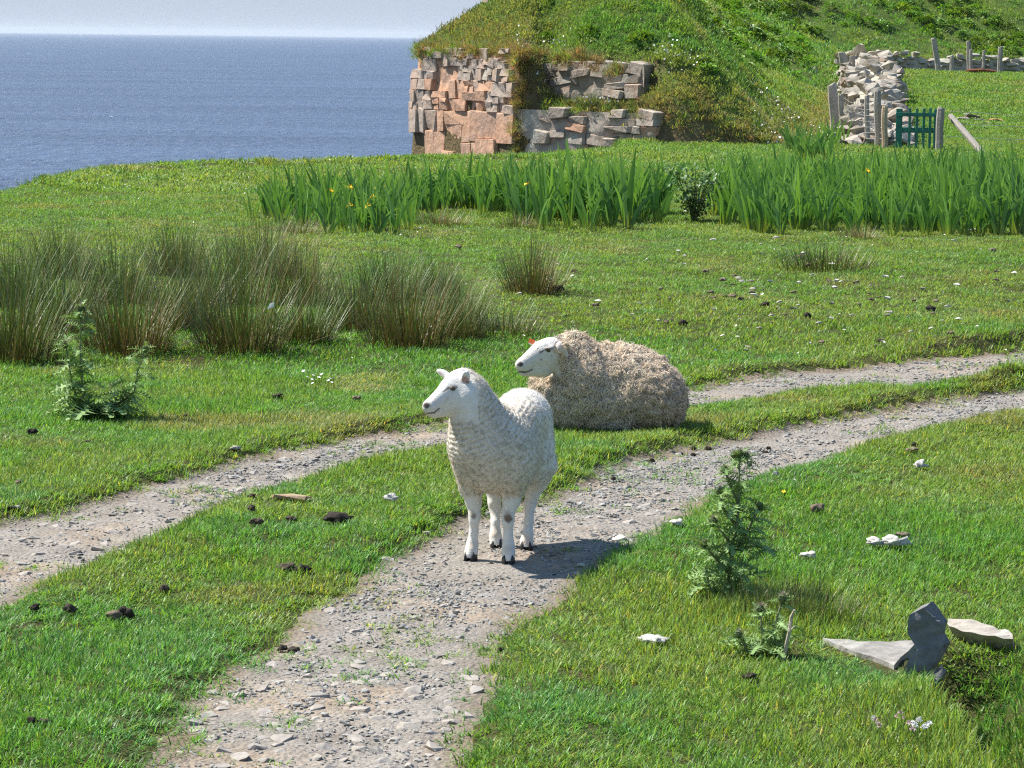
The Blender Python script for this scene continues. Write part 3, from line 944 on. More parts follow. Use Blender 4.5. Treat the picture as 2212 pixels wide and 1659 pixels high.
# ------------------------------------------------------------------ dry stone walls
wall_shapes = [hull_stone('wall_stone_%d' % k, 'wall', 14, 0.6, 400 + k) for k in range(9)]
old_shapes = [hull_stone('old_stone_%d' % k, 'oldwall', 16, 0.75, 420 + k) for k in range(7)]
def build_walls():
    # rubble wall running away from the camera beside the gate
    a, b = np.array((7.05, 54.0)), np.array((11.9, 95.0))
    w = empty('stone_wall', (a[0], a[1], gz(*a)), 'tumbled dry stone wall of pale rubble running uphill beside the green gate', 'stone wall')
    g = Geo()
    N = 30
    vs, fs = [], []
    for k in range(N + 1):
        t = k / N
        c = a + (b - a) * t
        zb = gz(*c); hh = np.interp(t, [0, .04, .15, 1], [0.02, .40, .66, .46])
        wd = 1 + .7 * t
        for dx, zz in ((-.56 * wd, -.1), (-.36 * wd, hh), (.36 * wd, hh), (.56 * wd, -.1)):
            vs.append((c[0] + dx - w.location.x, c[1] - w.location.y, zb + zz - w.location.z))
    for k in range(N):
        for j in range(3):
            fs.append([4 * k + j, 4 * k + j + 1, 4 * k + j + 5, 4 * k + j + 4])
    fs.append([0, 1, 2, 3])
    ob('rubble_core', mesh_of('rubble_core', vs, fs, [M['oldwall']]), w)
    n = 0
    for k in range(285):
        t = random.random() ** 2.2
        c = a + (b - a) * t
        zb = gz(*c); hh = float(np.interp(t, [0, .04, .15, 1], [0.12, .6, .88, .66]))
        side = random.random()
        wd = 1 + .7 * t
        lat = random.uniform(-.50, .50)
        if k < 55:                                   # tumbled end
            t = random.uniform(-0.022, 0.02); c = a + (b - a) * t; zb = gz(*c)
            zr = random.random(); hh2 = 0.1 + 0.5 * (t + 0.022) / 0.042
            z = zb + hh2 * zr; wd = 1; lat = random.uniform(-.66, .58) * (1.15 - 0.35 * zr)
        elif side < 0.62: z = zb + hh * random.uniform(0.88, 1.03) * (1 - 0.22 * (lat / .5) ** 2)
        else:
            lat = -0.56 * (1 + random.uniform(-.1, .1)); z = zb + hh * random.uniform(.05, .85); lat += 0.14 * (z - zb) / hh
            if random.random() < .3: lat = -lat
        lat *= wd
        s = random.uniform(.15, .30) * (1 + .35 * t)
        ob('stone', wall_shapes[k % 9], w, (c[0] + lat - w.location.x, c[1] - w.location.y + random.uniform(-.1, .1), z - w.location.z), (random.gauss(0, .25), random.gauss(0, .25), random.uniform(0, 6.28)), (s, s * random.uniform(.6, .95), s * random.uniform(.6, 1.05)))
    # far field wall along the foot of the hill
    a2, b2 = np.array((12.2, 95.4)), np.array((24.0, 99.3))
    w2 = empty('stone_wall', (a2[0], a2[1], gz(*a2)), 'low mossy field wall along the foot of the hill behind the fence posts', 'stone wall')
    vs, fs = [], []
    for k in range(13):
        c = a2 + (b2 - a2) * k / 12; zb = gz(*c)
        for dy, zz in ((-.3, -.1), (-.2, .45), (.2, .45), (.3, -.1)): vs.append((c[0] - w2.location.x, c[1] + dy - w2.location.y, zb + zz - w2.location.z))
    for k in range(12):
        for j in range(3): fs.append([4 * k + j, 4 * k + j + 1, 4 * k + j + 5, 4 * k + j + 4])
    ob('rubble_core', mesh_of('rubble_core', vs, fs, [M['oldwall']]), w2)
    k = 0
    for course in range(4):
        s = 0.0
        L = np.linalg.norm(b2 - a2)
        while s < L:
            ww = random.uniform(.25, .75)
            c = a2 + (b2 - a2) * (s + ww / 2) / L; zb = gz(*c)
            hgt = 0.12 + course * 0.155 + random.gauss(0, .02)
            sc = random.uniform(.8, 1.15)
            if not (course == 3 and random.random() < .35):
                sh = wall_shapes[k % 9] if random.random() < .35 else old_shapes[k % 7]
                ob('stone', sh, w2, (c[0] - w2.location.x, c[1] - .2 - w2.location.y + random.uniform(-.05, .1), zb + hgt - w2.location.z), (random.gauss(0, .15), random.gauss(0, .12), random.gauss(0, .3)), (ww / 2 * sc, .22, .12 * sc))
            k += 1; s += ww * 0.93
    # dark wall end with a turf cap left of the rubble
    x0 = (1812 - 1106) / FPX * 84.0
    zg = float(hill_h(np.array([x0]), np.array([84.0]))[0][0]); zg = max(zg, gz(x0, 84.0))
    zg = min(zg, .95)
    w3 = empty('stone_wall', (x0, 84.0, zg), 'dark square wall end with turf cap behind the leaning posts', 'stone wall')
    for r in range(5):
        for cidx in range(3):
            ob('stone', old_shapes[(r * 3 + cidx) % 7], w3, (-.2 + .2 * cidx + random.uniform(-.02, .02), random.uniform(-.04, .04), .0 + r * .15), (0, 0, random.gauss(0, .1)), (.13, .2, .11))
    g = Geo()
    for _ in range(260):
        blade(g, (random.uniform(-.33, .33), random.uniform(-.22, .22), 0.64), random.uniform(0, 6.28), random.uniform(.08, .2), .02, random.uniform(.2, 1.3), 1.2, np.array((.24, .2, .09)) * random.uniform(.7, 1.2))
    ob('turf_cap', g.mesh('turf_cap', [M['rush']]), w3)
build_walls()

# ------------------------------------------------------------------ posts, gate, wires
def post_mesh(name, mat, rad, h, lean=(0, 0), sides=7, seed=0):
    r = random.Random(seed)
    g = Geo()
    pts = [(lean[0] * t + r.gauss(0, .006), lean[1] * t, h * t - 0.15 * (t == 0)) for t in (0, .25, .5, .75, .97, 1.0)]
    g.tube(pts, [rad * 1.05, rad, rad * .97, rad, rad * .96, rad * .82], sides)
    return g.mesh(name, [M[mat]])
def post(u0, v0, u1, v1, y, rad, mat, label, group, seed, zbase=None):
    """post from its top (u0,v0) to its foot (u1,v1) at distance y"""
    def at(u, v):
        d = ray(u, v); t = y / d[1]
        return np.array((d[0] * t, y, CAM_H + d[2] * t))
    top, foot = at(u0, v0), at(u1, v1)
    gzf = gz(foot[0], y) if zbase is None else zbase
    hh_, hs_ = hill_h(np.array([foot[0]]), np.array([y]))
    if hs_[0] > -.1: gzf = max(gzf, float(hh_[0]) - .05)
    h = top[2] - gzf
    fx = foot[0] + (foot[0] - top[0]) * (foot[2] - gzf) / max(top[2] - foot[2], .1)
    g = post_mesh('fence_post', mat, rad, h, (top[0] - fx, 0), 7, seed)
    return ob('fence_post', g, None, (fx, y, gzf), label=label, cat='fence post', group=group)
FG = 'old fence posts by the far field wall'
post(2017, 82, 2030, 172, 93.5, .095, 'post', 'tall grey post leaning left in front of the low mossy wall', FG, 1)
post(2056, 120, 2056, 165, 93.6, .07, 'post', 'short stubby post just right of the tall leaning post', FG, 2)
post(2092, 88, 2093, 160, 95.0, .075, 'post', 'tall upright post behind a shorter one at the far wall', FG, 3)
post(2097, 107, 2097, 166, 92.8, .06, 'post', 'shorter post standing just in front of the tall upright post', FG, 4)
post(2126, 109, 2124, 163, 93.2, .055, 'post', 'thin post between the paired posts and the end post', FG, 5)
post(2161, 101, 2160, 159, 93.4, .085, 'post', 'thick post nearest the right edge at the far wall', FG, 6)
FN = 'old posts around the rubble wall'
post(1818, 112, 1829, 182, 82.5, .11, 'post', 'thick weathered post against the dark turf-capped wall end', FN, 7)
post(1841, 120, 1841, 168, 82.0, .085, 'post', 'grey post where the turf-capped wall meets the pale rubble', FN, 8)
post(1756, 148, 1782, 188, 78.0, .085, 'post', 'stub post leaning sharply left out of the grass bank', FN, 9, 0.9)
post(1797, 182, 1804, 262, 60.0, .11, 'post', 'broad grey post at the left foot of the rubble wall', FN, 10)
post(1817, 203, 1818, 262, 58.0, .06, 'post', 'thin post close beside the broad grey post', FN, 11)
post(1872, 206, 1874, 300, 53.0, .05, 'post', 'slim grey post standing in front of the rubble wall', FN, 12)
post(1896, 195, 1897, 305, 52.6, .072, 'post', 'tall grey post wrapped with wire left of the gate', FN, 13)
post(1912, 229, 1911, 305, 52.4, .06, 'pale_wood', 'pale brown post the green gate hangs beside', FN, 14)

def build_gate():
    y = 52.0
    def X(u): return (u - 1106) / FPX * y
    px = y / FPX
    x0, x1 = X(1925), X(2023)
    zg = gz((x0 + x1) / 2, y)
    vt = 236; ztop = CAM_H - (vt - 96.3) / FPX * y
    h = ztop - zg - .04
    r = empty('garden_gate', ((x0 + x1) / 2, y, zg + .04), 'dark green painted wooden picket gate beside the rubble wall', 'gate')
    def bar(name, xa, xb, za, zb, ya, yb):
        bm = bmesh.new()
        bmesh.ops.create_cube(bm, size=1)
        for v in bm.verts:
            v.co = ((xa + xb) / 2 + v.co.x * (xb - xa), (ya + yb) / 2 + v.co.y * (yb - ya), (za + zb) / 2 + v.co.z * (zb - za))
        bmesh.ops.bevel(bm, geom=list(bm.edges), offset=.004, segments=1, affect='EDGES')
        ob(name, bm_mesh(name, bm, [M['green_paint']]), r)
    W = x1 - x0
    for c, w in ((0.07, .14), (.30, .055), (.46, .06), (.61, .06), (.75, .06), (.91, .16)):
        bar('picket', -W / 2 + W * (c - w / 2), -W / 2 + W * (c + w / 2), 0, h * random.uniform(.97, 1.0), -.018, .0)
    bar('rail', -W / 2 - .01, W / 2 + .01, h - .16, h - .09, -.05, -.0205)
    bar('rail', -W / 2 + .01, W / 2 - .01, h * .38, h * .38 + .10, .0025, .035)
    # strainer post and brace
    p = post(2033, 232, 2027, 330, 51.6, .075, 'post', 'stout round strainer post right of the green gate', None, 21)
    p.name = 'strainer_post'
    g = Geo()
    a = np.array((X(2036), 51.7, CAM_H - (252 - 96) / FPX * 51.7)); b = np.array((X(2092), 50.6, gz(X(2092), 50.6) - .05))
    g.tube([a - a, (b - a) * .5 + (0, 0, .01), b - a], [.055, .06, .06], 7)
    ob('brace_post', g.mesh('brace_post', [M['post']]), None, tuple(a), label='slanting round timber brace propping the strainer post', cat='brace')
    # wires
    g = Geo()
    for z in (.74, .52, .28):
        pts = []
        for k in range(9):
            t = k / 8
            pts.append((X(2034) + t * 6.5, 51.6 + t * 1.5, zg + z - .05 * math.sin(math.pi * t) - .12 * t))
        g.tube(np.array(pts) - np.array(pts[0]) * [1, 1, 0], .004, 4, cap=False)
    ob('fence_wire', g.mesh('fence_wire', [M['wire']]), None, (X(2034), 51.6, 0), label='thin slack wires running right from the strainer post', cat='wire')
    g = Geo()
    P = [np.array((X(1872), 53.0, 0)), np.array((X(1897), 52.6, 0)), np.array((X(1912), 52.4, 0))]
    P0 = np.array(((1800 - 1106) / FPX * 60, 60.0, 0))
    for z in np.linspace(.15, .8, 7):
        g.tube([P0 + (0, 0, z + .05), (P0 + P[0]) / 2 + (0, 0, z - .03 + random.gauss(0, .02)), P[0] + (0, 0, z), P[1] + (0, -.06, z + .02), P[2] + (0, 0, z)], .0035, 4, cap=False)
    for k in range(16):
        c = P0 + (P[0] - P0) * k / 15
        g.tube([c + (0, 0, .12), c + (random.gauss(0, .04), 0, .85)], .0028, 4, cap=False)
    ob('wire_netting', g.mesh('wire_netting', [M['wire']]), None, (0, 0, gz(P[0][0], 53)), label='sagging wire netting strung across the rubble wall end', cat='netting')
    # rusty bar at the foot of the far posts
    g = Geo(); g.tube([(-.5, 0, 0), (0, 0, .03), (.5, .05, 0)], [.06, .07, .05], 6)
    y9 = 92.6; xx = (2105 - 1106) / FPX * y9
    ob('rusty_pipe', g.mesh('rusty_pipe', [M['rust']]), None, (xx, y9, gz(xx, y9) + .08), label='rusty brown pipe lying at the foot of the far posts', cat='pipe')
build_gate()

# ------------------------------------------------------------------ animals: one continuous surface from blended volumes
class Vol:
    def __init__(s, lo, hi, h):
        s.lo = np.array(lo, float); s.h = h
        s.n = np.ceil((np.array(hi) - s.lo) / h).astype(int) + 1
        s.D = np.full(s.n, 0.5, np.float32)
        s.ax = [s.lo[k] + h * np.arange(s.n[k]) for k in range(3)]
    def _sub(s, lo, hi):
        a = np.clip(np.floor((np.array(lo) - s.lo) / s.h).astype(int), 0, s.n - 1)
        b = np.clip(np.ceil((np.array(hi) - s.lo) / s.h).astype(int) + 1, 1, s.n)
        sl = tuple(slice(a[k], b[k]) for k in range(3))
        G = np.stack(np.meshgrid(*[s.ax[k][sl[k]] for k in range(3)], indexing='ij'), -1)
        return sl, G
    def _join(s, sl, d, k, cut=False):
        D = s.D[sl]
        if cut:
            d = -d
            h = np.clip(0.5 - 0.5 * (D - d) / k, 0, 1)
            s.D[sl] = D * (1 - h) + d * h + k * h * (1 - h)
        else:
            h = np.clip(0.5 + 0.5 * (D - d) / k, 0, 1)
            s.D[sl] = D * (1 - h) + d * h - k * h * (1 - h)
    def cone(s, a, b, ra, rb, k=0.02, flat=None, cut=False):
        """tapered capsule; flat = (axis vector, factor) thins it along that axis"""
        a = np.array(a, float); b = np.array(b, float)
        m = max(ra, rb) + 2.5 * k
        sl, G = s._sub(np.minimum(a, b) - m, np.maximum(a, b) + m)
        ab = b - a
        t = np.clip(((G - a) @ ab) / (ab @ ab + 1e-12), 0, 1)
        q = G - a - t[..., None] * ab
        if flat is not None:
            n = np.array(flat[0], float); n /= np.linalg.norm(n)
            q = q + ((q @ n) * (1 / flat[1] - 1))[..., None] * n
        s._join(sl, np.linalg.norm(q, axis=-1) - (ra + (rb - ra) * t), k, cut)
    def chain(s, pts, k=0.02):
        for p, q in zip(pts[:-1], pts[1:]):
            s.cone(p[:3], q[:3], p[3], q[3], k)
    def ell(s, c, r, k=0.03, axes=None, cut=False):
        c = np.array(c, float); r = np.array(r, float)
        m = r.max() + 2.5 * k
        sl, G = s._sub(c - m, c + m)
        q = G - c
        if axes is not None: q = q @ np.array(axes, float).T
        k0 = np.linalg.norm(q / r, axis=-1); k1 = np.linalg.norm(q / (r * r), axis=-1) + 1e-9
        s._join(sl, k0 * (k0 - 1) / k1, k, cut)
    def mesh(s):
        D = s.D; n = D.shape
        neg = D < 0
        cell = np.zeros(np.array(n) - 1, int)
        for c in range(8):
            cell += neg[(c & 1):n[0] - 1 + (c & 1), (c >> 1 & 1):n[1] - 1 + (c >> 1 & 1), (c >> 2):n[2] - 1 + (c >> 2)]
        act = (cell > 0) & (cell < 8)
        idx = -np.ones(act.shape, int); I = np.argwhere(act); idx[act] = np.arange(len(I))
        acc = np.zeros((len(I), 3)); cnt = np.zeros(len(I))
        cor = [(0, 0, 0), (1, 0, 0), (0, 1, 0), (1, 1, 0), (0, 0, 1), (1, 0, 1), (0, 1, 1), (1, 1, 1)]
        for i in range(8):
            for j in range(i + 1, 8):
                if sum(abs(cor[i][k] - cor[j][k]) for k in range(3)) != 1: continue
                pi = I + cor[i]; pj = I + cor[j]
                di = D[tuple(pi.T)]; dj = D[tuple(pj.T)]
                x = (di < 0) != (dj < 0)
                t = (di / (di - dj + 1e-12))[x][:, None]
                acc[x] += pi[x] * (1 - t) + pj[x] * t; cnt[x] += 1
        V = s.lo + s.h * acc / cnt[:, None]
        F = []
        for ax in range(3):
            o1, o2 = [(1, 2), (2, 0), (0, 1)][ax]
            sl0 = [slice(None)] * 3; sl1 = [slice(None)] * 3
            sl0[ax] = slice(0, -1); sl1[ax] = slice(1, None)
            ch = neg[tuple(sl0)] != neg[tuple(sl1)]
            E = np.argwhere(ch)
            E = E[(E[:, o1] > 0) & (E[:, o2] > 0) & (E[:, o1] < n[o1] - 1) & (E[:, o2] < n[o2] - 1)]
            first = neg[tuple(E.T)]
            q = []
            for a1, a2 in ((-1, -1), (0, -1), (0, 0), (-1, 0)):
                c = E.copy(); c[:, o1] += a1; c[:, o2] += a2
                q.append(idx[tuple(c.T)])
            q = np.stack(q, 1)
            q[~first] = q[~first][:, ::-1]
            F.append(q)
        F = np.concatenate(F)
        F = F[(F >= 0).all(1)]
        for _ in range(2):                                        # relax the grid steps
            S_ = np.zeros_like(V); c_ = np.zeros(len(V))
            for a_, b_ in ((0, 1), (1, 2), (2, 3), (3, 0)):
                np.add.at(S_, F[:, a_], V[F[:, b_]]); np.add.at(c_, F[:, a_], 1)
            V = 0.5 * V + 0.5 * S_ / c_[:, None]
        return V, F

def vnormals(V, F):
    n = np.cross(V[F[:, 2]] - V[F[:, 0]], V[F[:, 3]] - V[F[:, 1]])
    N = np.zeros_like(V)
    for k in range(4): np.add.at(N, F[:, k], n)
    return N / (np.linalg.norm(N, axis=1, keepdims=True) + 1e-12)

def seg_d(p, a, b):
    a = np.array(a, float); b = np.array(b, float); ab = b - a
    t = np.clip(((p - a) @ ab) / (ab @ ab + 1e-9), 0, 1)
    return np.linalg.norm(p - a - t[:, None] * ab, axis=1)

def hair_tuft(name, n, rad, l, w, curl):
    g = Geo()
    for _ in range(n):
        a = random.uniform(0, 6.28); r = rad * random.random()
        b = random.uniform(.82, 1.15)
        blade(g, (r * math.cos(a), r * math.sin(a), -.002), random.uniform(0, 6.28), l * random.uniform(.6, 1.2), w, random.uniform(.1, .9), random.uniform(.3, curl), (b, b, b), 3)
    return g.mesh(name, [M['wool_tuft']])
proto_set('short_wool', [hair_tuft('short_wool', 9, .008, .013, .0016, 2.2) for _ in range(4)])

def curl_mesh(name):
    g = Geo()
    for _ in range(15):
        a = random.uniform(0, 6.28); r = .011 * random.random(); b = random.uniform(.8, 1.15)
        blade(g, (r * math.cos(a), r * math.sin(a), -.006), random.uniform(0, 6.28), random.uniform(.022, .042), random.uniform(.004, .007), random.uniform(0, .5), random.uniform(1.5, 5.0), (b, b, b), 5)
    return g.mesh(name, [M['wool_tuft']])
proto_set('wool_lock', [curl_mesh('wool_lock') for _ in range(8)])

def orient(N):
    th = np.arccos(np.clip(N[:, 2], -1, 1)); ph = np.arctan2(N[:, 1], N[:, 0])
    return np.stack([np.zeros(len(N)), th, ph], 1)

def hoof_mesh(w, l, h):
    g = Geo()
    for sx in (-1, 1):
        ring = []
        for z, sc in ((0, 1.0), (h * .55, .93), (h, .72)):
            for k in range(9):
                a = 2 * math.pi * k / 9
                x = sx * w * .27 + math.cos(a) * w * .25 * sc
                y = math.sin(a) * l * .5 * sc
                if y < 0: x = sx * w * .27 + (x - sx * w * .27) * (1 + .55 * y / (l * .5))
                ring.append((x, y + (l * .16 * z / h), z))
        f = [[a * 9 + k, a * 9 + (k + 1) % 9, a * 9 + 9 + (k + 1) % 9, a * 9 + 9 + k] for a in range(2) for k in range(9)]
        f += [list(range(9))[::-1], list(range(18, 27))]
        g.add(ring, f)
    return g.mesh('hoof', [M['hoof']], True)

def ball(name, mat, r, sq=(1, 1, 1)):
    bm = bmesh.new(); bmesh.ops.create_uvsphere(bm, u_segments=14, v_segments=9, radius=r)
    for v in bm.verts: v.co = Vector((v.co.x * sq[0], v.co.y * sq[1], v.co.z * sq[2]))
    return bm_mesh(name, bm, [M[mat]], True)

def frame_axes(l, n):
    l = np.array(l, float); l /= np.linalg.norm(l)
    n = np.array(n, float); n -= l * (l @ n); n /= np.linalg.norm(n)
    return np.stack([l, np.cross(n, l), n])

def surf_hit(V, N, toz, zx, zy, tol):
    q = np.hypot(toz[:, 0] - zx, toz[:, 1] - zy)
    m = (q < tol) & (N[:, 1] < 0.2)
    if not m.any(): m = q < tol * 3
    k = np.where(m)[0]
    return k[np.argmin(V[k, 1])]

LAMB_P = spot(1080.0, 1200.0)
def build_lamb():
    mm = 0.588e-3
    def P(zx, zy, Y, r=None):
        s = 1 + Y / 10.7
        p = ((zx - 655) * mm * s, Y, (((1500 - zy) * mm - .183 * Y) / .983) * s)
        return p if r is None else p + (r,)
    v = Vol((-.42, -.42, .01), (.30, .56, .86), .0045)
    # trunk
    v.ell(P(592, 800, -.13), (.135, .15, .165), .05)
    v.ell(P(685, 790, .02), (.142, .22, .176), .06)
    v.ell(P(792, 700, .24), (.124, .17, .172), .06)
    v.ell(P(795, 560, .16), (.100, .19, .090), .06)
    v.ell(P(470, 840, -.13), (.085, .10, .11), .04)      # shoulders
    v.ell(P(735, 880, -.13), (.080, .11, .13), .04)
    v.ell(P(880, 860, .20), (.075, .11, .12), .04)       # thigh
    v.ell(P(660, 900, .22), (.06, .10, .11), .04)
    # neck
    v.cone(P(438, 425, -.20), P(565, 730, -.15), .079, .128, .05)
    v.cone(P(432, 500, -.21), P(490, 720, -.17), .066, .11, .04)
    # head
    F = np.array((-.752, -.35, -.56)); Lt = np.array((.423, -.906, 0)); U = np.array((-.507, -.237, .83))
    v.ell(P(372, 378, -.205), (.078, .052, .066), .025, np.stack([F, Lt, U]))
    v.cone(P(395, 420, -.20), P(330, 470, -.22), .066, .052, .025, (Lt, .8))
    v.cone(P(310, 420, -.225), P(190, 512, -.262), .050, .034, .02, (Lt, .86))
    v.cone(P(330, 500, -.22), P(208, 545, -.255), .042, .026, .018, (Lt, .8))
    v.ell(P(178, 512, -.265), (.026, .026, .023), .015)
    # brow over each eye, cheek
    for s in (-1, 1):
        c = np.array(P(352, 372, -.205)) + Lt * s * .040
        v.ell(c, (.026, .014, .016), .012, np.stack([F, Lt, U]))
    # ears
    v.ell(P(414, 318, -.262), (.030, .018, .010), .008, frame_axes((.12, -.25, .95), (-.35, -.9, -.2)))
    v.ell(np.array(P(414, 318, -.262)) + np.array((-.35, -.9, -.2)) * .010, (.023, .012, .009), .004, frame_axes((.12, -.25, .95), (-.35, -.9, -.2)), cut=True)
    v.ell(P(262, 292, -.17), (.030, .015, .009), .008, frame_axes((-.85, .25, .42), (-.35, -.9, 0)))
    v.cone(P(300, 318, -.18), P(268, 294, -.172), .014, .010, .01)
    # legs
    v.chain([P(735, 900, -.12, .070), P(742, 1020, -.13, .055), P(728, 1130, -.14, .035), P(705, 1235, -.155, .0225), P(706, 1275, -.158, .0215), P(710, 1360, -.155, .0172), P(712, 1430, -.155, .0225), P(712, 1480, -.165, .0245), P(712, 1520, -.175, .0235)], .012)
    v.chain([P(450, 930, -.09, .062), P(462, 1040, -.09, .050), P(474, 1140, -.095, .032), P(482, 1230, -.105, .0215), P(481, 1265, -.106, .020), P(478, 1350, -.10, .0168), P(470, 1425, -.10, .022), P(464, 1470, -.11, .0245), P(458, 1500, -.12, .0235)], .012)
    v.chain([P(640, 960, .24, .062), P(612, 1060, .23, .036), P(610, 1150, .215, .024), P(618, 1190, .215, .0225), P(621, 1280, .19, .0175), P(622, 1370, .175, .0225), P(628, 1415, .17, .024), P(630, 1432, .165, .0225)], .012)
    v.chain([P(905, 900, .20, .075), P(893, 1000, .215, .046), P(868, 1090, .205, .028), P(853, 1150, .20, .0235), P(845, 1260, .165, .0172), P(838, 1360, .145, .022), P(832, 1410, .14, .025), P(831, 1448, .13, .0235)], .012)
    # tail stub behind
    v.chain([P(850, 560, .40, .03), P(856, 760, .42, .028), P(858, 860, .42, .018)], .02)
    V, Fc = v.mesh()
    N = vnormals(V, Fc)
    sc = 1 + V[:, 1] / 10.7
    Z = np.stack([V[:, 0] / sc / mm + 655, 1500 - (V[:, 2] / sc * .983 + .183 * V[:, 1]) / mm], 1)
    # where the fleece grows
    hd = (V - np.array(P(372, 378, -.205)))
    fa = hd @ F; ua = hd @ U
    hd2 = hd
    face = sstep(-.075, .0, fa + 0.25 * ua + .012 * fbm(V * 30, 2, 15)) * sstep(.66, .56, Z[:, 1] / 1000) * (Z[:, 0] < 500) * (V[:, 1] < -.08)
    leg = sstep(.285, .235, V[:, 2])
    wool = np.clip(1 - face - leg, 0, 1)
    # fleece crimps over the neck and chest, fine curl on the body
    nk = np.array(P(560, 720, -.15)) - np.array(P(420, 400, -.2)); nk /= np.linalg.norm(nk)
    along = (V - np.array(P(420, 400, -.2))) @ nk
    w1 = fbm(V * 26, 2, 3); w2 = fbm(V * 85, 2, 4)
    crimp = np.sin(along * 2 * math.pi / .019 + 2.6 * w1 + 2.0 * fbm(V * 9, 2, 8))
    ck = sstep(-.01, .05, along) * sstep(.36, .16, along) * sstep(.15, -.05, V[:, 1])
    w, _ = worley(V * 95, 2)
    V2 = V + N * (wool * (0.0026 * w2 + .0032 * crimp * ck * (0.7 + .5 * w1) + .003 * (0.5 - w) * sstep(.3, -.1, V[:, 1])))[:, None]
    # colours of the coat
    white = np.array((.74, .71, .665)); cream = np.array((.65, .585, .485)); pinkish = np.array((.72, .55, .47))
    c = white[None] * np.ones((len(V), 1))
    front = wool * sstep(.16, -.06, V[:, 1])
    c = c * (1 - .75 * front[:, None]) + cream * .75 * front[:, None]
    groove = (np.clip(-crimp, 0, 1) * ck * wool * .26)[:, None]  # painted shade: troughs of the crimps coloured darker
    c = c * (1 - groove) + np.array((.50, .42, .32)) * groove
    blot = (sstep(.1, .6, fbm(V * 7, 3, 12)) * .22)[:, None]
    c = c * (1 - blot) + np.array((.60, .53, .43)) * blot
    def dab(zx, zy, rad, col, a, soft=.5, front_only=True, ymax=9):
        d = np.hypot(Z[:, 0] - zx, Z[:, 1] - zy) / rad + .18 * w2
        m = sstep(1.0, soft, d) * a * ((N[:, 1] < .25) if front_only else 1) * (V[:, 1] < ymax)
        c[:] = c * (1 - m[:, None]) + np.array(col) * m[:, None]
    def line(a, b, rad, col, al, ymax=9):
        d = seg_d(Z, a, b) / rad
        m = sstep(1.0, .45, d) * al * (N[:, 1] < .3) * (V[:, 1] < ymax)
        c[:] = c * (1 - m[:, None]) + np.array(col) * m[:, None]
    br = (.17, .105, .06)
    dab(706, 1252, 40, br, .92, .45, ymax=-.05); dab(476, 1240, 30, br, .75, .35, ymax=-.02)
    dab(470, 1212, 24, (.45, .36, .26), .6, .2, ymax=0); dab(702, 1215, 34, (.38, .29, .2), .6, .2, ymax=0)
    for (a, b) in ((712, 1455), (466, 1440), (622, 1350), (832, 1400)):
        dab(a, b, 60, (.60, .47, .35), .55, .1)
    # face
    hm = -.10
    dab(205, 490, 85, (.70, .58, .52), .45, .1, ymax=hm); dab(370, 320, 80, (.70, .63, .56), .45, .1, ymax=hm); dab(350, 560, 90, (.66, .56, .47), .45, .1, ymax=hm)
    dab(300, 455, 60, (.68, .60, .56), .35, .1, ymax=hm)
    dab(150, 506, 26, (.035, .028, .028), .95, .5, ymax=hm); dab(163, 500, 20, (.05, .04, .04), .8, .4, ymax=hm)
    line((158, 556), (205, 552), 7, (.10, .08, .08), .9, hm); line((205, 552), (240, 522), 7, (.12, .09, .08), .9, hm)
    line((268, 412), (300, 386), 8, (.10, .075, .06), .9, hm); line((300, 386), (352, 380), 13, (.12, .09, .07), .75, hm)
    dab(326, 388, 34, (.42, .34, .30), .55, .3, ymax=hm)
    dab(300, 455, 26, (.62, .55, .52), .4, .2, ymax=hm)
    dab(412, 330, 30, (.50, .25, .20), .85, .5, ymax=-.21); dab(428, 348, 16, (.16, .07, .06), .75, .4, ymax=-.21)
    dab(246, 290, 16, (.62, .42, .36), .5, .3, ymax=hm)
    me = mesh_of('sheep_body', V2, Fc, [M['coat']], c, True)
    root = empty('lamb', LAMB_P, 'young white sheep standing on the gravel rut with its head turned left', 'sheep')
    ob('body', me, root)
    k = surf_hit(V, N, Z, 324, 385, 10)
    e = V[k]
    ob('eye', ball('eye', 'eye', .0105, (1.25, .8, .9)), root, e + N[k] * -.004, (0, 0, R(-25)))
    mir = hd @ Lt
    e2 = e - Lt * 2 * ((e - np.array(P(372, 378, -.205))) @ Lt)
    ob('eye', bpy.data.meshes['eye'], root, e2)
    hm_ = hoof_mesh(.052, .056, .036)
    for (zx, zy, Y, a) in ((712, 1500, -.18, 0), (455, 1500, -.125, -.35), (630, 1500, .162, 0), (830, 1500, .128, -.05)):
        ob('hoof', hm_, root, (P(zx, 0, Y)[0], Y, .0), (0, 0, a))
    idx = np.where(wool > .35)[0]
    idx = idx[rng.integers(0, len(idx), 10000)]
    nn = N[idx] + rng.normal(0, .25, (len(idx), 3)) + np.array((0, 0, -.25)); nn /= np.linalg.norm(nn, axis=1, keepdims=True)
    rot = orient(nn)
    scatter('fleece', 'short_wool', V2[idx], rot, rng.uniform(.5, .95, len(idx)), np.clip(c[idx] * 1.05, 0, .85), parent=root)
build_lamb()

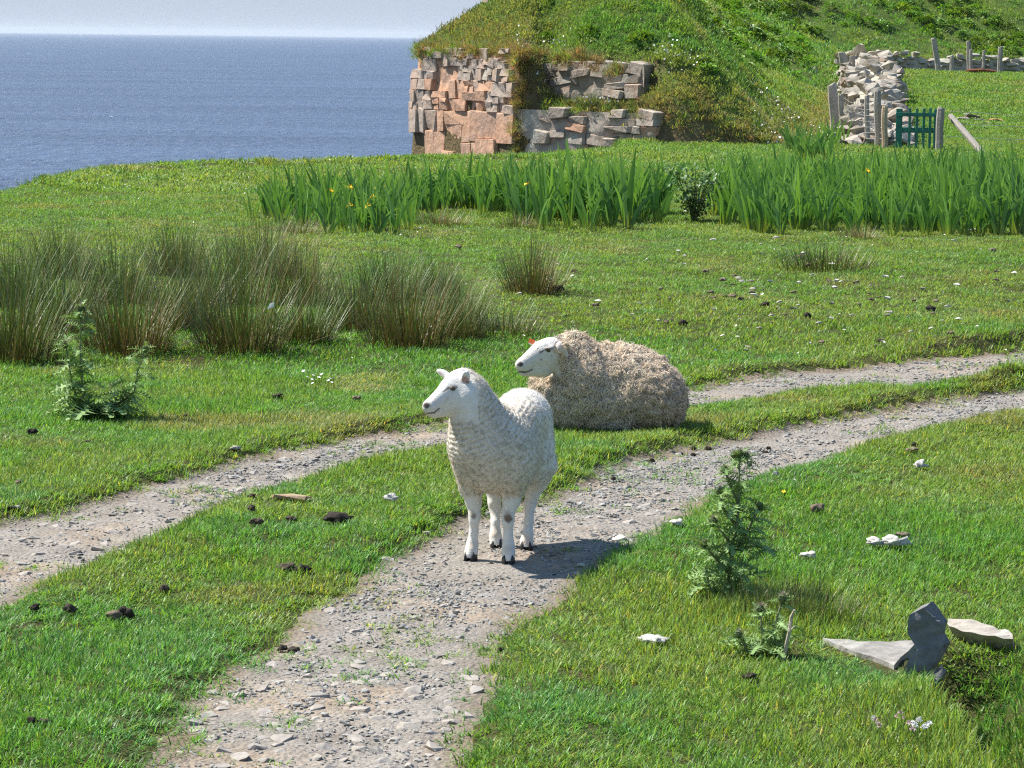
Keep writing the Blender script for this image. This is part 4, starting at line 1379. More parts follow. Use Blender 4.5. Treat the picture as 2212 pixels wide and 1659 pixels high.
def build_ewe():
    mm = 0.549e-3
    def P(zx, zy, Y, r=None):
        s = 1 + Y / 14.5
        p = ((zx - 950) * mm * s, Y, (((1000 - zy) * mm - .137 * Y) / .99) * s)
        return p if r is None else p + (r,)
    v = Vol((-.50, -.34, -.02), (.50, .42, .54), .005)
    v.ell(P(1010, 600, .06), (.30, .215, .195), .05)
    v.ell(P(1000, 760, .02), (.30, .225, .150), .05)
    v.ell(P(1400, 700, -.01), (.185, .20, .185), .05)
    v.ell(P(1500, 790, -.05), (.130, .16, .120), .04)
    v.ell(P(1240, 560, .05), (.20, .18, .16), .05)
    v.ell(P(620, 780, .0), (.155, .165, .130), .05)
    v.ell(P(520, 850, -.02), (.11, .13, .085), .04)
    v.ell(P(640, 930, -.05), (.13, .10, .045), .03)
    v.ell(P(1050, 950, -.10), (.14, .08, .035), .03)
    # neck ruff
    v.cone(P(760, 640, .02), P(675, 335, -.02), .150, .092, .05)
    v.ell(P(640, 470, -.06), (.080, .09, .12), .04)
    v.ell(P(700, 290, .01), (.080, .09, .078), .04)
    v.ell(P(830, 480, .05), (.13, .15, .115), .04)
    v.ell(P(780, 560, -.03), (.12, .16, .15), .05)
    v.ell(P(420, 640, .0), (.055, .075, .075), .04)      # throat and brisket
    v.ell(P(400, 760, .01), (.05, .08, .09), .04)
    # head
    F = np.array((-.87, -.16, -.46)); F /= np.linalg.norm(F)
    Lt = np.array((.18, -.983, 0)); U = np.cross(F, Lt)
    HC = np.array(P(450, 300, -.11))
    A3 = np.stack([F, Lt, U])
    v.ell(HC, (.090, .062, .072), .025, A3)
    v.cone(P(440, 380, -.11), P(400, 430, -.115), .070, .055, .03, (Lt, .75))
    v.cone(P(370, 320, -.12), P(225, 415, -.145), .060, .041, .025, (Lt, .85))
    v.cone(P(400, 450, -.115), P(225, 478, -.14), .046, .031, .02, (Lt, .8))
    v.ell(P(195, 425, -.148), (.032, .029, .027), .015)
    for s in (-1, 1):
        c0 = np.array(P(440, 262, -.11)) + Lt * s * .052
        v.ell(c0, (.030, .014, .014), .012, A3)
    # ears: the near one lies back and folds down, the far one points forward
    v.cone(P(525, 215, -.175), P(570, 255, -.19), .018, .026, .012, ((.3, -.9, .1), .45))
    v.cone(P(570, 255, -.19), P(615, 330, -.18), .027, .012, .012, ((.3, -.9, .1), .42))
    v.cone(P(350, 232, -.05), P(290, 212, -.045), .014, .016, .010, ((0, -1, .3), .5))
    V, Fc = v.mesh()
    keep_z = V[:, 2] > -.015
    N = vnormals(V, Fc)
    sc = 1 + V[:, 1] / 14.5
    Z = np.stack([V[:, 0] / sc / mm + 950, 1000 - (V[:, 2] / sc * .99 + .137 * V[:, 1]) / mm], 1)
    hd = V - HC
    fa, la, ua = hd @ F, hd @ Lt, hd @ U
    bare = (sstep(-.075, -.05, fa + 0.12 * ua) * (Z[:, 1] < 545) * (Z[:, 0] < 560)).astype(float)
    ear = ((seg_d(Z, (520, 215), (610, 330)) < 48) & (V[:, 1] < -.155)) | ((Z[:, 0] < 360) & (Z[:, 1] < 260))
    bare = np.maximum(bare, ear)
    wool = 1 - bare
    # lumpy fleece, deep folds at the brisket
    q = V * np.array((1.0, 1.0, 1.25))
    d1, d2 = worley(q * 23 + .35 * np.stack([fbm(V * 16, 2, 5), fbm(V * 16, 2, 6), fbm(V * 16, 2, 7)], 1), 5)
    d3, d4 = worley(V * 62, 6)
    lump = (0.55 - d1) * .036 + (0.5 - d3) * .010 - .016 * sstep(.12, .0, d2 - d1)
    chest = sstep(900, 600, Z[:, 0]) * sstep(500, 700, Z[:, 1])
    fold = np.sin(V[:, 2] * 2 * math.pi / .05 + 3.0 * fbm(V * 7, 2, 9))
    rear = sstep(1100, 1400, Z[:, 0])
    V2 = V + N * (wool * (lump * (1 - .25 * rear) + .007 * chest * fold))[:, None]
    V2[:, 2] = np.maximum(V2[:, 2], -.015)
    white = np.array((.70, .665, .62)); beige = np.array((.72, .615, .485)); dirt_shade = np.array((.47, .375, .285)); pale = np.array((.78, .70, .585))
    c = np.ones((len(V), 1)) * beige
    g = fbm(V * 5, 3, 13)[:, None]
    c = c * (1 - .5 * sstep(-.1, .5, g)) + pale * .5 * sstep(-.1, .5, g)
    dm = (sstep(1150, 1400, Z[:, 0]) * sstep(480, 700, Z[:, 1]) * .62 * (0.7 + .5 * fbm(V * 9, 2, 14)))[:, None]  # rump's lower right: shade painted into the wool, along with dirt
    c = c * (1 - dm) + dirt_shade * dm
    cre = (sstep(.14, .0, d2 - d1) * (.75 - .35 * rear))[:, None]  # crevices between wool lumps darkened in the colour, as painted shade
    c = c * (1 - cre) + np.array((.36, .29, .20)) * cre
    bel = (sstep(880, 950, Z[:, 1]) * (Z[:, 0] > 900) * (Z[:, 0] < 1230) * .7)[:, None]
    c = c * (1 - bel) + np.array((.68, .63, .56)) * bel
    c = c * (1 - bare[:, None]) + white * bare[:, None]
    def dab(zx, zy, rad, col, a, soft=.5, cond=None):
        d = np.hypot(Z[:, 0] - zx, Z[:, 1] - zy) / rad
        m = sstep(1.0, soft, d) * a * (N[:, 1] < .25) * (bare > .3)
        c[:] = c * (1 - m[:, None]) + np.array(col) * m[:, None]
    def line(a, b, rad, col, al):
        d = seg_d(Z, a, b) / rad
        m = sstep(1.0, .45, d) * al * (N[:, 1] < .3) * (bare > .3)
        c[:] = c * (1 - m[:, None]) + np.array(col) * m[:, None]
    dk = (.05, .04, .04)
    dab(185, 418, 32, dk, .95, .5); dab(158, 424, 16, dk, .8, .5)
    line((175, 488), (235, 492), 11, dk, .9); line((235, 492), (296, 464), 10, (.12, .09, .08), .9)
    line((368, 305), (420, 272), 11, dk, .85); line((418, 272), (478, 268), 15, (.16, .12, .09), .75)
    dab(448, 275, 36, (.48, .40, .34), .5, .3)
    for (a, b, r_) in ((348, 270, 8), (505, 300, 8), (378, 372, 11), (432, 242, 7), (476, 340, 6)): dab(a, b, r_ + 5, (.2, .17, .16), .75, .4)
    m = ear & (V[:, 1] < -.155) & (Z[:, 0] > 500)
    c[m] = c[m] * .3 + np.array((.60, .50, .45)) * .7
    dab(530, 400, 50, (.70, .56, .46), .5, .2)
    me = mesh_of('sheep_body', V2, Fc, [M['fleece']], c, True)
    root = empty('ewe', EWE_P, 'woolly beige sheep lying on the grass strip behind the standing one', 'sheep')
    root.location.z -= .012
    ob('body', me, root)
    k = surf_hit(V, N, Z, 448, 275, 12)
    e = V[k]
    em = ball('eye', 'eye', .0125, (1.3, .8, .85))
    ob('eye', em, root, e + N[k] * -.005, (0, R(20), R(-8)))
    ob('eye', em, root, e - Lt * 2 * ((e - HC) @ Lt))
    g = Geo()
    g.add([(-.015, 0, -.011), (.015, 0, -.011), (.017, 0, .011), (-.015, 0, .012), (-.015, .003, -.011), (.015, .003, -.011), (.017, .003, .011), (-.015, .003, .012)], [[0, 1, 2, 3], [7, 6, 5, 4], [0, 4, 5, 1], [1, 5, 6, 2], [2, 6, 7, 3], [3, 7, 4, 0]])
    ob('ear_tag', g.mesh('ear_tag', [M['tag']]), root, np.array(P(292, 203, -.066)), (R(-15), R(20), 0), label='bright orange plastic ear tag')
    idx = np.where((wool > .6) & (V[:, 2] > .0))[0]
    dd = sstep(.02, .16, d2 - d1)
    pick = idx[rng.integers(0, len(idx), 15000)]
    pick = pick[rng.random(len(pick)) < .12 + .88 * dd[pick]]
    nn = N[pick] + rng.normal(0, .35, (len(pick), 3)) + np.array((0, 0, -.35)); nn /= np.linalg.norm(nn, axis=1, keepdims=True)
    scatter('wool_locks', 'wool_lock', V2[pick], orient(nn), rng.uniform(.6, 1.1, len(pick)) * (.7 + .5 * dd[pick]) * (1 - .35 * rear[pick]), np.clip(c[pick] * rng.uniform(.92, 1.2, (len(pick), 1)), 0, .9), parent=root)
build_ewe()

# ------------------------------------------------------------------ rushes
def rush_mesh(seed, n, R0, h0, h1, spread, brown, wid=.0042):
    r = random.Random(seed)
    g = Geo()
    for k in range(n):
        rr = R0 * math.sqrt(r.random()); a = r.uniform(0, 6.283)
        x, y = rr * math.cos(a), rr * math.sin(a)
        out = a + r.gauss(0, .5)
        lean = spread * (rr / R0) * r.uniform(.4, 1.3) + abs(r.gauss(0, .07))
        L = r.uniform(h0, h1) * (1.0 - .25 * rr / R0)
        q = r.random()
        if q < brown:
            base = np.array((.20, .115, .045)) * r.uniform(.6, 1.3); tip = np.array((.24, .20, .085)) * r.uniform(.7, 1.3)
        elif q < brown + .07:
            base = np.array((.40, .33, .20)) * r.uniform(.7, 1.1); tip = base; lean *= 1.8; L *= .8
        else:
            base = np.array((.082, .068, .022)) * r.uniform(.45, 1.25); tip = np.array((.098, .185, .040)) * r.uniform(.5, 1.6)
        blade(g, (x, y, -.03), out, L, wid * r.uniform(.8, 1.25), lean, r.uniform(.05, .5), base, 3, tip)
    return g.mesh('rush_clump', [M['rush']])
RUSH = [rush_mesh(500 + k, 640, .27, .28, .88, .50, (.14, .06, .34, .22)[k], .0052) for k in range(4)]
RSMALL = [rush_mesh(520, 420, .19, .24, .60, .6, .38, .005), rush_mesh(521, 420, .38, .20, .42, .6, .10, .005), rush_mesh(522, 420, .26, .14, .34, .9, .10), rush_mesh(523, 420, .3, .14, .30, .9, .6)]
def rush(me, u, v, s, label, group=None, rz=None, sz=1.0):
    p = spot(u, v)
    return ob('rush_clump', me, None, p, (0, 0, random.uniform(0, 6.28) if rz is None else rz), (s, s, s * sz), label=label, cat='rushes', group=group)
RG = 'soft rush clumps massed on the left'
rush(RUSH[0], 20, 778, 1.05, 'dark green rush clump cut by the left edge behind the thistle', RG)
rush(RUSH[2], 275, 760, 1.0, 'brown based rush clump directly right of the tall thistle stem', RG)
rush(RUSH[3], 520, 758, 1.05, 'large rush clump with a white feather caught in it', RG)
rush(RUSH[1], 655, 735, .75, 'small green rush clump in the gap between the two large brown ones', RG, None, .8)
rush(RUSH[2], 880, 748, .98, 'wide brown rush clump nearest above the standing sheep', RG)
rush(RSMALL[2], 1085, 722, 1.1, 'low loose rush clump at the right end of the mass', RG, None, 1.2)
rush(RUSH[1], 985, 730, .72, 'short green rush clump right of the wide brown front one', RG)
for k, (u, v, s, lb) in enumerate([(130, 712, .95, 'rush clump rising behind the top of the left thistle'), (400, 708, .95, 'rush clump behind the gap between the two big brown ones'), (770, 712, .85, 'rush clump behind and left of the wide brown front one'),
        (985, 700, .7, 'short rush clump behind the right end of the wide brown one'), (30, 665, .95, 'rush clump on the left edge, second row'), (255, 655, .95, 'rush clump of the second row above the left thistle arm'),
        (500, 660, 1.0, 'tall rush clump of the second row above the feather'), (650, 662, .9, 'second row rush clump under the left iris bed end'), (840, 655, .8, 'second row rush clump under the middle of the left irises'),
        (130, 600, .85, 'back row rush clump near the left edge'), (380, 595, .9, 'back row rush clump at the middle of the mass'), (570, 600, .95, 'back row rush clump nearest the left iris bed'), (945, 640, .6, 'smallest rush clump, rearmost at the right end of the mass')]):
    rush(RUSH[(k * 3 + 1) % 4], u, v, s, lb, RG)
rush(RSMALL[0], 1150, 634, 1.1, 'lone brown rush tuft standing apart right of the rush mass', None, None, 1.1)
rush(RSMALL[1], 1780, 582, 1.08, 'wide low green rush tuft alone in front of the tall irises', None)
rush(RSMALL[3], 950, 486, 1.1, 'tan dry tuft at the foot of the irises in the gap', 'dry tufts at the feet of the irises')
rush(RSMALL[3], 1120, 492, .95, 'brown dry tuft right of the tan one under the irises', 'dry tufts at the feet of the irises')
rush(RSMALL[3], 640, 505, 1.0, 'reddish dry tuft at the left foot of the iris bed', 'dry tufts at the feet of the irises')
rush(RSMALL[3], 1850, 515, .9, 'dry brown tuft under the front of the right iris bed', 'dry tufts at the feet of the irises')
rush(RSMALL[2], 1725, 1325, .62, 'soft fine grass tuft casting shade by the flat grey slab', None, None, 1.3)
rush(RSMALL[2], 1790, 1345, .50, 'drooping grass tuft directly above the flat grey slab', None, None, 1.1)
rush(RSMALL[2], 1630, 1330, .55, 'tall grass tuft around the foot of the large thistle', None, None, 1.4)

# ------------------------------------------------------------------ yellow flag irises
def iris_leaf(seed, L, W, lean, curl, fold=None):
    r = random.Random(seed)
    n = 6
    v, c = [], []
    p = np.array((0, 0, -.04)); ang = lean
    for k in range(n + 1):
        t = k / n
        w = W * (0.55 + .45 * min(1, t * 3)) * (1 - max(0, (t - .35) / .65) ** 1.7) * .5
        d = np.array((math.sin(ang), 0, math.cos(ang)))
        nrm = np.array((0, 1.0, 0))
        side = np.array((d[2], 0, -d[0]))
        base = np.array((.30, .34, .07)); mid = np.array((.092, .222, .046)); tip = np.array((.150, .300, .080))
        cc = base + (mid - base) * min(1, t * 3.2) if t < .31 else mid + (tip - mid) * (t - .31) / .69
        v += [p - side * w, p + nrm * W * .10 * (1 - t), p + side * w]; c += [cc, cc * .92, cc * 1.06]
        st = L / n
        p = p + d * st
        ang += curl / n * (1 + 2 * t)
        if fold is not None and k == fold: ang += 1.5
    f = []
    for k in range(n):
        a = 3 * k
        f += [[a, a + 1, a + 4, a + 3], [a + 1, a + 2, a + 5, a + 4]]
    return mesh_of('iris_leaf', v, f, [M['iris']], np.array(c))
ILEAF = [iris_leaf(1, .74, .054, .02, .08), iris_leaf(2, .68, .050, .06, .28), iris_leaf(3, .64, .054, .14, .65), iris_leaf(4, .66, .050, .04, .45), iris_leaf(5, .68, .044, .05, .15, 3), iris_leaf(6, .52, .042, .25, .9)]
def iris_flower_mesh():
    g = Geo()
    for k in range(3):
        a = k * 2.094
        d = np.array((math.cos(a), math.sin(a), 0)); s = np.array((-d[1], d[0], 0))
        g.add([(0, 0, 0), d * .03 - s * .016 + (0, 0, .012), d * .055 + (0, 0, -.012), d * .03 + s * .016 + (0, 0, .012)], [[0, 1, 2, 3]])
        d2 = np.array((math.cos(a + 1.05), math.sin(a + 1.05), 0)); s2 = np.array((-d2[1], d2[0], 0))
        g.add([(0, 0, 0), d2 * .012 - s2 * .008 + (0, 0, .022), d2 * .016 + (0, 0, .042), d2 * .012 + s2 * .008 + (0, 0, .022)], [[0, 1, 2, 3]])
    return g.mesh('iris_flower', [M['petal_yellow']])
IFLOW = iris_flower_mesh()
def iris_bed():
    left = [(545, 470), (600, 478), (690, 506), (860, 507), (900, 472), (1000, 462), (1110, 478), (1180, 494), (1365, 494), (1385, 476), (1470, 480), (1495, 470), (1480, 452), (1380, 452), (1100, 447), (900, 447), (700, 455), (600, 456)]
    right = [(1555, 480), (1640, 500), (1800, 506), (2000, 508), (2130, 510), (2300, 512), (2500, 505), (2500, 428), (2212, 426), (1900, 428), (1750, 432), (1580, 440), (1545, 455)]
    back = [(1690, 318), (1790, 312), (1850, 318), (1850, 340), (1690, 350)]
    beds = []
    for poly, dens, key in ((left, 26, 'left'), (right, 26, 'right'), (back, 2.0, 'back')):
        g = [flat(u, v) for u, v in poly]
        xs, ys = zip(*g)
        n = int(dens * (max(xs) - min(xs)) * (max(ys) - min(ys)))
        x = rng.uniform(min(xs), max(xs), n); y = rng.uniform(min(ys), max(ys), n)
        k = (poly_sd(x, y, g) < .08 * rng.normal(0, 1, n)) & (n2(x, y, .45, 2, 98) > -.32)
        for a, b in zip(x[k], y[k]): beds.append((b, a, key))
    # the nearest, most visible plants are individuals; the rest is one mass
    def front(b):
        y, x, key = b
        u = 1106 + x / y * FPX
        lim = {'left': 31.4, 'right': 30.6, 'back': 0}[key]
        return y - lim
    beds.sort(key=front)
    vis = [b for b in beds if b[2] != 'back' and abs(b[1]) < .19 * b[0] + .3][:300]
    chosen = set(map(id, vis))
    lab = {'left': 'yellow flag iris plant with upright sword leaves in the left bed', 'right': 'yellow flag iris plant with upright sword leaves in the right bed'}
    grp = {'left': 'irises of the left bed', 'right': 'irises of the right bed'}
    for (y, x, key) in vis:
        z = gz(x, y)
        s = random.uniform(.66, 1.16) * (1.0 if key == 'right' else float(np.interp(x / y, [-.09, -.065, -.025, .04], [.74, .84, .95, 1.08]))) * (1 + .22 * float(vnoise(np.array([[x * 1.3, y * 1.3, 2.2]]), 97)[0]))
        r = empty('iris_plant', (x, y, z), lab[key], 'iris', grp[key], random.gauss(0.25, .7))
        m = random.randint(5, 7)
        for k in range(m):
            t = (k - (m - 1) / 2) / (m / 2)
            q = random.random()
            lm = ILEAF[0 if q < .30 else 1 if q < .55 else 3 if q < .78 else 2 if q < .9 else 4 if q < .96 else 5]
            fl = 0 if t > 0 else math.pi
            sc = s * random.uniform(.8, 1.1) * (1 - .22 * abs(t))
            ob('leaf', lm, r, (t * .05, random.gauss(0, .025), 0), (random.gauss(0, .07), abs(t) * .20 * 1 if fl == 0 else abs(t) * .20, fl + random.gauss(0, .6)), (sc, sc, sc))
    rest = [b for b in beds if id(b) not in chosen]
    P_, Ro, Sz = [], [], []
    for (y, x, key) in rest:
        z = gz(x, y); sp = random.gauss(.25, .7)
        for k in range(6):
            t = (k - 2.5) / 3
            P_.append((x + t * .05 + random.gauss(0, .02), y + random.gauss(0, .03), z))
            Ro.append((random.gauss(0, .07), abs(t) * .2, sp + (0 if t > 0 else math.pi) + random.gauss(0, .35)))
            Sz.append(random.uniform(.68, 1.1) * (float(np.interp(x / y, [-.09, -.065, -.025, .04], [.74, .84, .95, 1.08])) if key == 'left' else 1) * (.9 if key == 'back' else 1))
    proto_set('iris_mass', ILEAF[:4])
    scatter('iris_leaves', 'iris_mass', P_, Ro, np.array(Sz), label='dense mass of iris leaves behind the front plants')
    z5 = lambda zx, zy: ((700 + zx / 1.7015) / 1.3888, (440 + zy / 1.7015) / 1.3888)
    fl = [(*z5(497, 230), 28.9), (*z5(595, 210), 28.9), (*z5(597, 305), 28.6), (*z5(685, 303), 28.6), (*z5(712, 262), 28.8), (*z5(1500, 195), 29.6), (1873, 371, 28.3)]
    fl_lab = ['leftmost high yellow iris flower in the left bed', 'high yellow iris flower near the back of the left bed', 'left flower of the low pair of yellow irises', 'right flower of the low pair of yellow irises', 'small yellow iris bud above the low pair', 'single yellow iris flower in the middle of the long bed', 'lone yellow iris flower in the right bed']
    for (u, v, y), lb in zip(fl, fl_lab):
        d = ray(u, v); t = y / d[1]
        x, zt = d[0] * t, CAM_H + d[2] * t
        zb = gz(x, y)
        r = empty('iris_flower', (x, y, zb), lb, 'flower', 'open yellow iris flowers')
        g = Geo(); g.tube([(0, 0, 0), (.01, 0, (zt - zb) * .5), (0, 0, zt - zb)], .006, 5, (.07, .17, .04))
        ob('stem', g.mesh('iris_stem', [M['rush']]), r)
        ob('bloom', IFLOW, r, (0, 0, zt - zb), (0.2, 0, random.uniform(0, 6)), (1.05,) * 3)
iris_bed()

# a dark leafy weed bush in the gap between the iris beds
def bush():
    p = spot(1500, 480)
    g = Geo(); st = Geo()
    for k in range(9):
        a = random.uniform(0, 6.28); tip = np.array((.28 * math.cos(a), .18 * math.sin(a), random.uniform(.4, .72)))
        st.tube([(0, 0, -.03), tip * .5 + (0, 0, .05), tip], [.008, .006, .003], 5, (.12, .12, .05))
        for j in range(75):
            t = random.uniform(.15, 1.0); q = tip * t + np.array((random.gauss(0, .07), random.gauss(0, .07), random.gauss(0, .04)))
            az = random.uniform(0, 6.28); b = random.uniform(.6, 1.3)
            blade(g, q, az, random.uniform(.05, .10), .03, random.uniform(.5, 1.4), .5, np.array((.10, .18, .06)) * b, 2)
    r = empty('weed_bush', p, 'dark leafy weed bush in the gap between the two iris beds', 'bush')
    ob('foliage', g.mesh('bush_foliage', [M['rush']]), r); ob('stems', st.mesh('bush_stems', [M['rush']]), r)
bush()

# ------------------------------------------------------------------ thistles
def thistle_leaf(seed, L, W):
    r = random.Random(seed)
    n = 7
    g = Geo()
    mid = []
    for k in range(n + 1):
        t = k / n
        mid.append(np.array((L * t, 0, L * (.35 * t - .75 * t * t))))
    c = np.array((.185, .285, .100))
    for k in range(n):
        t = (k + .5) / n
        w = W * math.sin(math.pi * min(1, t * .85 + .14)) ** .8
        a, b = mid[k], mid[k + 1]
        hw = W * .16
        sd = np.array((0, 1, 0))
        cc = c * r.uniform(.8, 1.25)
        g.add([a - sd * hw, b - sd * hw * .9, b + sd * hw * .9, a + sd * hw], [[0, 1, 2, 3]], cc * 1.15)
        for s in (-1, 1):
            for q, up in ((0, .45), (1, -.25)):
                root0 = a * (1 - .5 * q) + b * .5 * q + sd * s * hw; root1 = a * (.5 - .5 * q) + b * (.5 + .5 * q) + sd * s * hw
                tip = (a + b) / 2 + sd * s * w * r.uniform(.7, 1.15) + np.array((L * .09, 0, w * up * r.uniform(.5, 1.3)))
                g.add([root0, root1, tip], [[0, 1, 2]], cc * r.uniform(.85, 1.2))
    return g.mesh('thistle_leaf', [M['thistle']])
TLEAF = [thistle_leaf(k, .19, .070) for k in range(4)]
def thistle_head(seed):
    r = random.Random(seed)
    g = Geo()
    rings = []
    for k, (z, rad) in enumerate(((-.016, .005), (-.010, .013), (.0, .0165), (.010, .014), (.018, .008))):
        for j in range(8): rings.append((rad * math.cos(j * .785), rad * math.sin(j * .785), z))
    g.add(rings, [[k * 8 + j, k * 8 + (j + 1) % 8, k * 8 + 8 + (j + 1) % 8, k * 8 + 8 + j] for k in range(4) for j in range(8)], (.10, .14, .07))
    for _ in range(70):
        a = r.uniform(0, 6.28); z = r.uniform(-.012, .016)
        d = np.array((math.cos(a), math.sin(a), r.uniform(.0, 1.0))); d /= np.linalg.norm(d)
        p = np.array((math.cos(a) * .013, math.sin(a) * .013, z)); s = np.array((-d[1], d[0], 0)) * .0022
        g.add([p - s, p + s, p + d * r.uniform(.012, .024)], [[0, 1, 2]], np.array((.19, .21, .10)) * r.uniform(.7, 1.3))
    for _ in range(26):
        a = r.uniform(0, 6.28); q = .007 * r.random()
        p = np.array((q * math.cos(a), q * math.sin(a), .016)); s = np.array((-math.sin(a), math.cos(a), 0)) * .0012
        g.add([p - s, p + s, p + (math.cos(a) * .004, math.sin(a) * .004, .012)], [[0, 1, 2]], np.array((.34, .27, .28)) * r.uniform(.8, 1.2))
    return g.mesh('thistle_head', [M['thistle']])
THEAD = [thistle_head(k) for k in range(3)]
def thistle(loc, label, stems, leaf_s=1.0, head_s=1.0, rosette=8, ros_s=1.0, stem_r=.010, every=.055):
    """stems: list of polylines (x, y, z) from the base, each ending in flower heads"""
    r = empty('thistle', loc, label, 'thistle', 'spear thistles in the grass')
    for pts, heads in stems:
        pts = [np.array(p, float) for p in pts]
        g = Geo()
        g.tube(pts, list(np.linspace(stem_r, stem_r * .5, len(pts))), 6, np.array((.24, .27, .14)))
        ob('stem', g.mesh('thistle_stem', [M['thistle']], True), r)
        L = [0]
        for a, b in zip(pts[:-1], pts[1:]): L.append(L[-1] + np.linalg.norm(b - a))
        s = random.uniform(0, every); k = random.uniform(0, 6.28)
        while s < L[-1]:
            i = max(j for j in range(len(L)) if L[j] <= s)
            i = min(i, len(pts) - 2)
            t = (s - L[i]) / max(L[i + 1] - L[i], 1e-6)
            p = pts[i] + (pts[i + 1] - pts[i]) * t
            f = s / L[-1]
            sc = leaf_s * random.uniform(.55, 1.0) * (1.05 - .38 * f)
            ob('leaf', random.choice(TLEAF), r, p, (random.gauss(0, .3), random.uniform(-.75, .1), k), (sc, sc, sc))
            k += 2.4; s += every * random.uniform(.6, 1.3)
        for h in heads:
            q = pts[-1] + np.array(h[:3])
            sc = head_s * random.uniform(.85, 1.15)
            ob('flower_head', random.choice(THEAD), r, q, (random.gauss(0, .25), random.gauss(0, .25), 0), (sc, sc, sc))
            for _ in range(8):
                a = random.uniform(0, 6.28); s2 = leaf_s * random.uniform(.30, .55)
                ob('leaf', random.choice(TLEAF), r, q + (0, 0, -.022), (0, random.uniform(-1.3, .1), a), (s2, s2 * .7, s2))
    for k in range(rosette):
        a = k * 6.283 / max(rosette, 1) + random.uniform(-.3, .3); s2 = ros_s * random.uniform(.8, 1.25)
        ob('leaf', random.choice(TLEAF), r, (0.02 * math.cos(a), .02 * math.sin(a), .02), (0, random.uniform(-.9, -.25), a), (s2, s2, s2))
    return r
def build_thistles():
    p = spot(215, 905)
    k = p.y / FPX                               # metres per picture unit there
    def st(*q): return [((u - 215) * k, dy, (905 - v) * k) for u, v, dy in q]
    thistle(p, 'tall dark green thistle with two crooked arms left of the path', [
        (st((180, 905, 0), (178, 830, 0), (174, 760, 0), (176, 665, 0)), [(0, 0, .0), (-.012, 0, -.03)]),
        (st((185, 900, .02), (155, 840, .03), (140, 745, .03)), [(0, 0, 0)]),
        (st((200, 900, -.02), (262, 868, -.03), (293, 845, -.03), (300, 800, -.03), (317, 750, -.03)), [(0, 0, 0)]),
        (st((230, 902, .03), (270, 860, .04), (255, 820, .04)), []),
    ], .85, 1.1, 16, 1.1, .008, .018)
    p = spot(1570, 1290)
    k = p.y / FPX
    def st(*q): return [((u - 1570) * k, dy, (1290 - v) * k) for u, v, dy in q]
    thistle(p, 'tallest grey green thistle rising beside the right hand rut', [
        (st((1570, 1290, 0), (1580, 1180, 0), (1593, 1090, 0), (1590, 980, 0)), [(0, 0, .012), (.028, .01, 0), (-.02, 0, .005)]),
        (st((1593, 1090, 0), (1575, 1050, .02), (1560, 1012, .03)), [(0, 0, .0)]),
        (st((1585, 1130, 0), (1555, 1090, -.02), (1548, 1055, -.02)), [(0, 0, 0)]),
        (st((1580, 1180, 0), (1560, 1150, -.03), (1535, 1120, -.03)), [(0, 0, 0)]),
        (st((1578, 1200, 0), (1610, 1150, .0), (1640, 1090, .02)), [(0, 0, 0)]),
        (st((1574, 1240, 0), (1540, 1200, -.03), (1515, 1170, -.04)), [(0, 0, 0)]),
        (st((1578, 1190, 0), (1630, 1180, .03), (1680, 1195, .04)), []),
        (st((1570, 1285, 0), (1530, 1270, -.04), (1520, 1220, -.04)), []),
    ], .66, .78, 7, .7, .0065, .016)
    p = spot(1650, 1418)
    k = p.y / FPX
    def st(*q): return [((u - 1650) * k, dy, (1418 - v) * k) for u, v, dy in q]
    thistle(p, 'low bushy thistle with woolly heads next to the dry stick', [
        (st((1655, 1415, 0), (1672, 1350, 0), (1688, 1288, 0)), [(0, 0, 0)]),
        (st((1650, 1415, 0), (1645, 1360, .02), (1640, 1315, .02)), [(0, 0, 0)]),
        (st((1645, 1415, 0), (1610, 1400, -.02), (1592, 1365, -.03)), [(0, 0, 0)]),
        (st((1655, 1415, 0), (1690, 1380, -.02), (1700, 1340, -.02)), []),
    ], .52, .95, 9, .58, .006, .016)
build_thistles()

# ------------------------------------------------------------------ culvert stones and stick by the ditch
def slab(name, mat, pts, label, thick_dir, seed=0, n=3, jit=.008):
    """a quarried slab: outline points (world) pushed along thick_dir, edges chipped"""
    r = random.Random(seed)
    bm = bmesh.new()
    P = []
    for k in range(len(pts)):
        a, b = Vector(pts[k]), Vector(pts[(k + 1) % len(pts)])
        for j in range(n): P.append(a.lerp(b, j / n) + Vector((r.gauss(0, jit), r.gauss(0, jit), r.gauss(0, jit * .5))))
    D = Vector(thick_dir)
    up = [bm.verts.new(p) for p in P]; lo = [bm.verts.new(p + D + Vector((r.gauss(0, jit),) * 3)) for p in P]
    bm.faces.new(up); bm.faces.new(lo[::-1])
    m = len(P)
    for k in range(m): bm.faces.new((up[k], lo[k], lo[(k + 1) % m], up[(k + 1) % m]))
    bmesh.ops.recalc_face_normals(bm, faces=bm.faces)
    bmesh.ops.triangulate(bm, faces=[f for f in bm.faces if len(f.verts) > 4])
    bmesh.ops.subdivide_edges(bm, edges=[e for e in bm.edges if e.calc_length() > .04], cuts=2, use_grid_fill=True)
    co = np.array([v.co[:] for v in bm.verts]); nz_ = fbm(co * 22, 3, seed + 50); n3_ = fbm(co * 60, 2, seed + 70)
    bm.normal_update()
    for v, a_, b_ in zip(bm.verts, nz_, n3_): v.co += v.normal * (.010 * a_ + .004 * b_)
    c = sum(P, Vector()) / m
    for v in bm.verts: v.co -= c
    return ob(name, bm_mesh(name, bm, [M[mat]]), None, c, label=label, cat='stone slab')
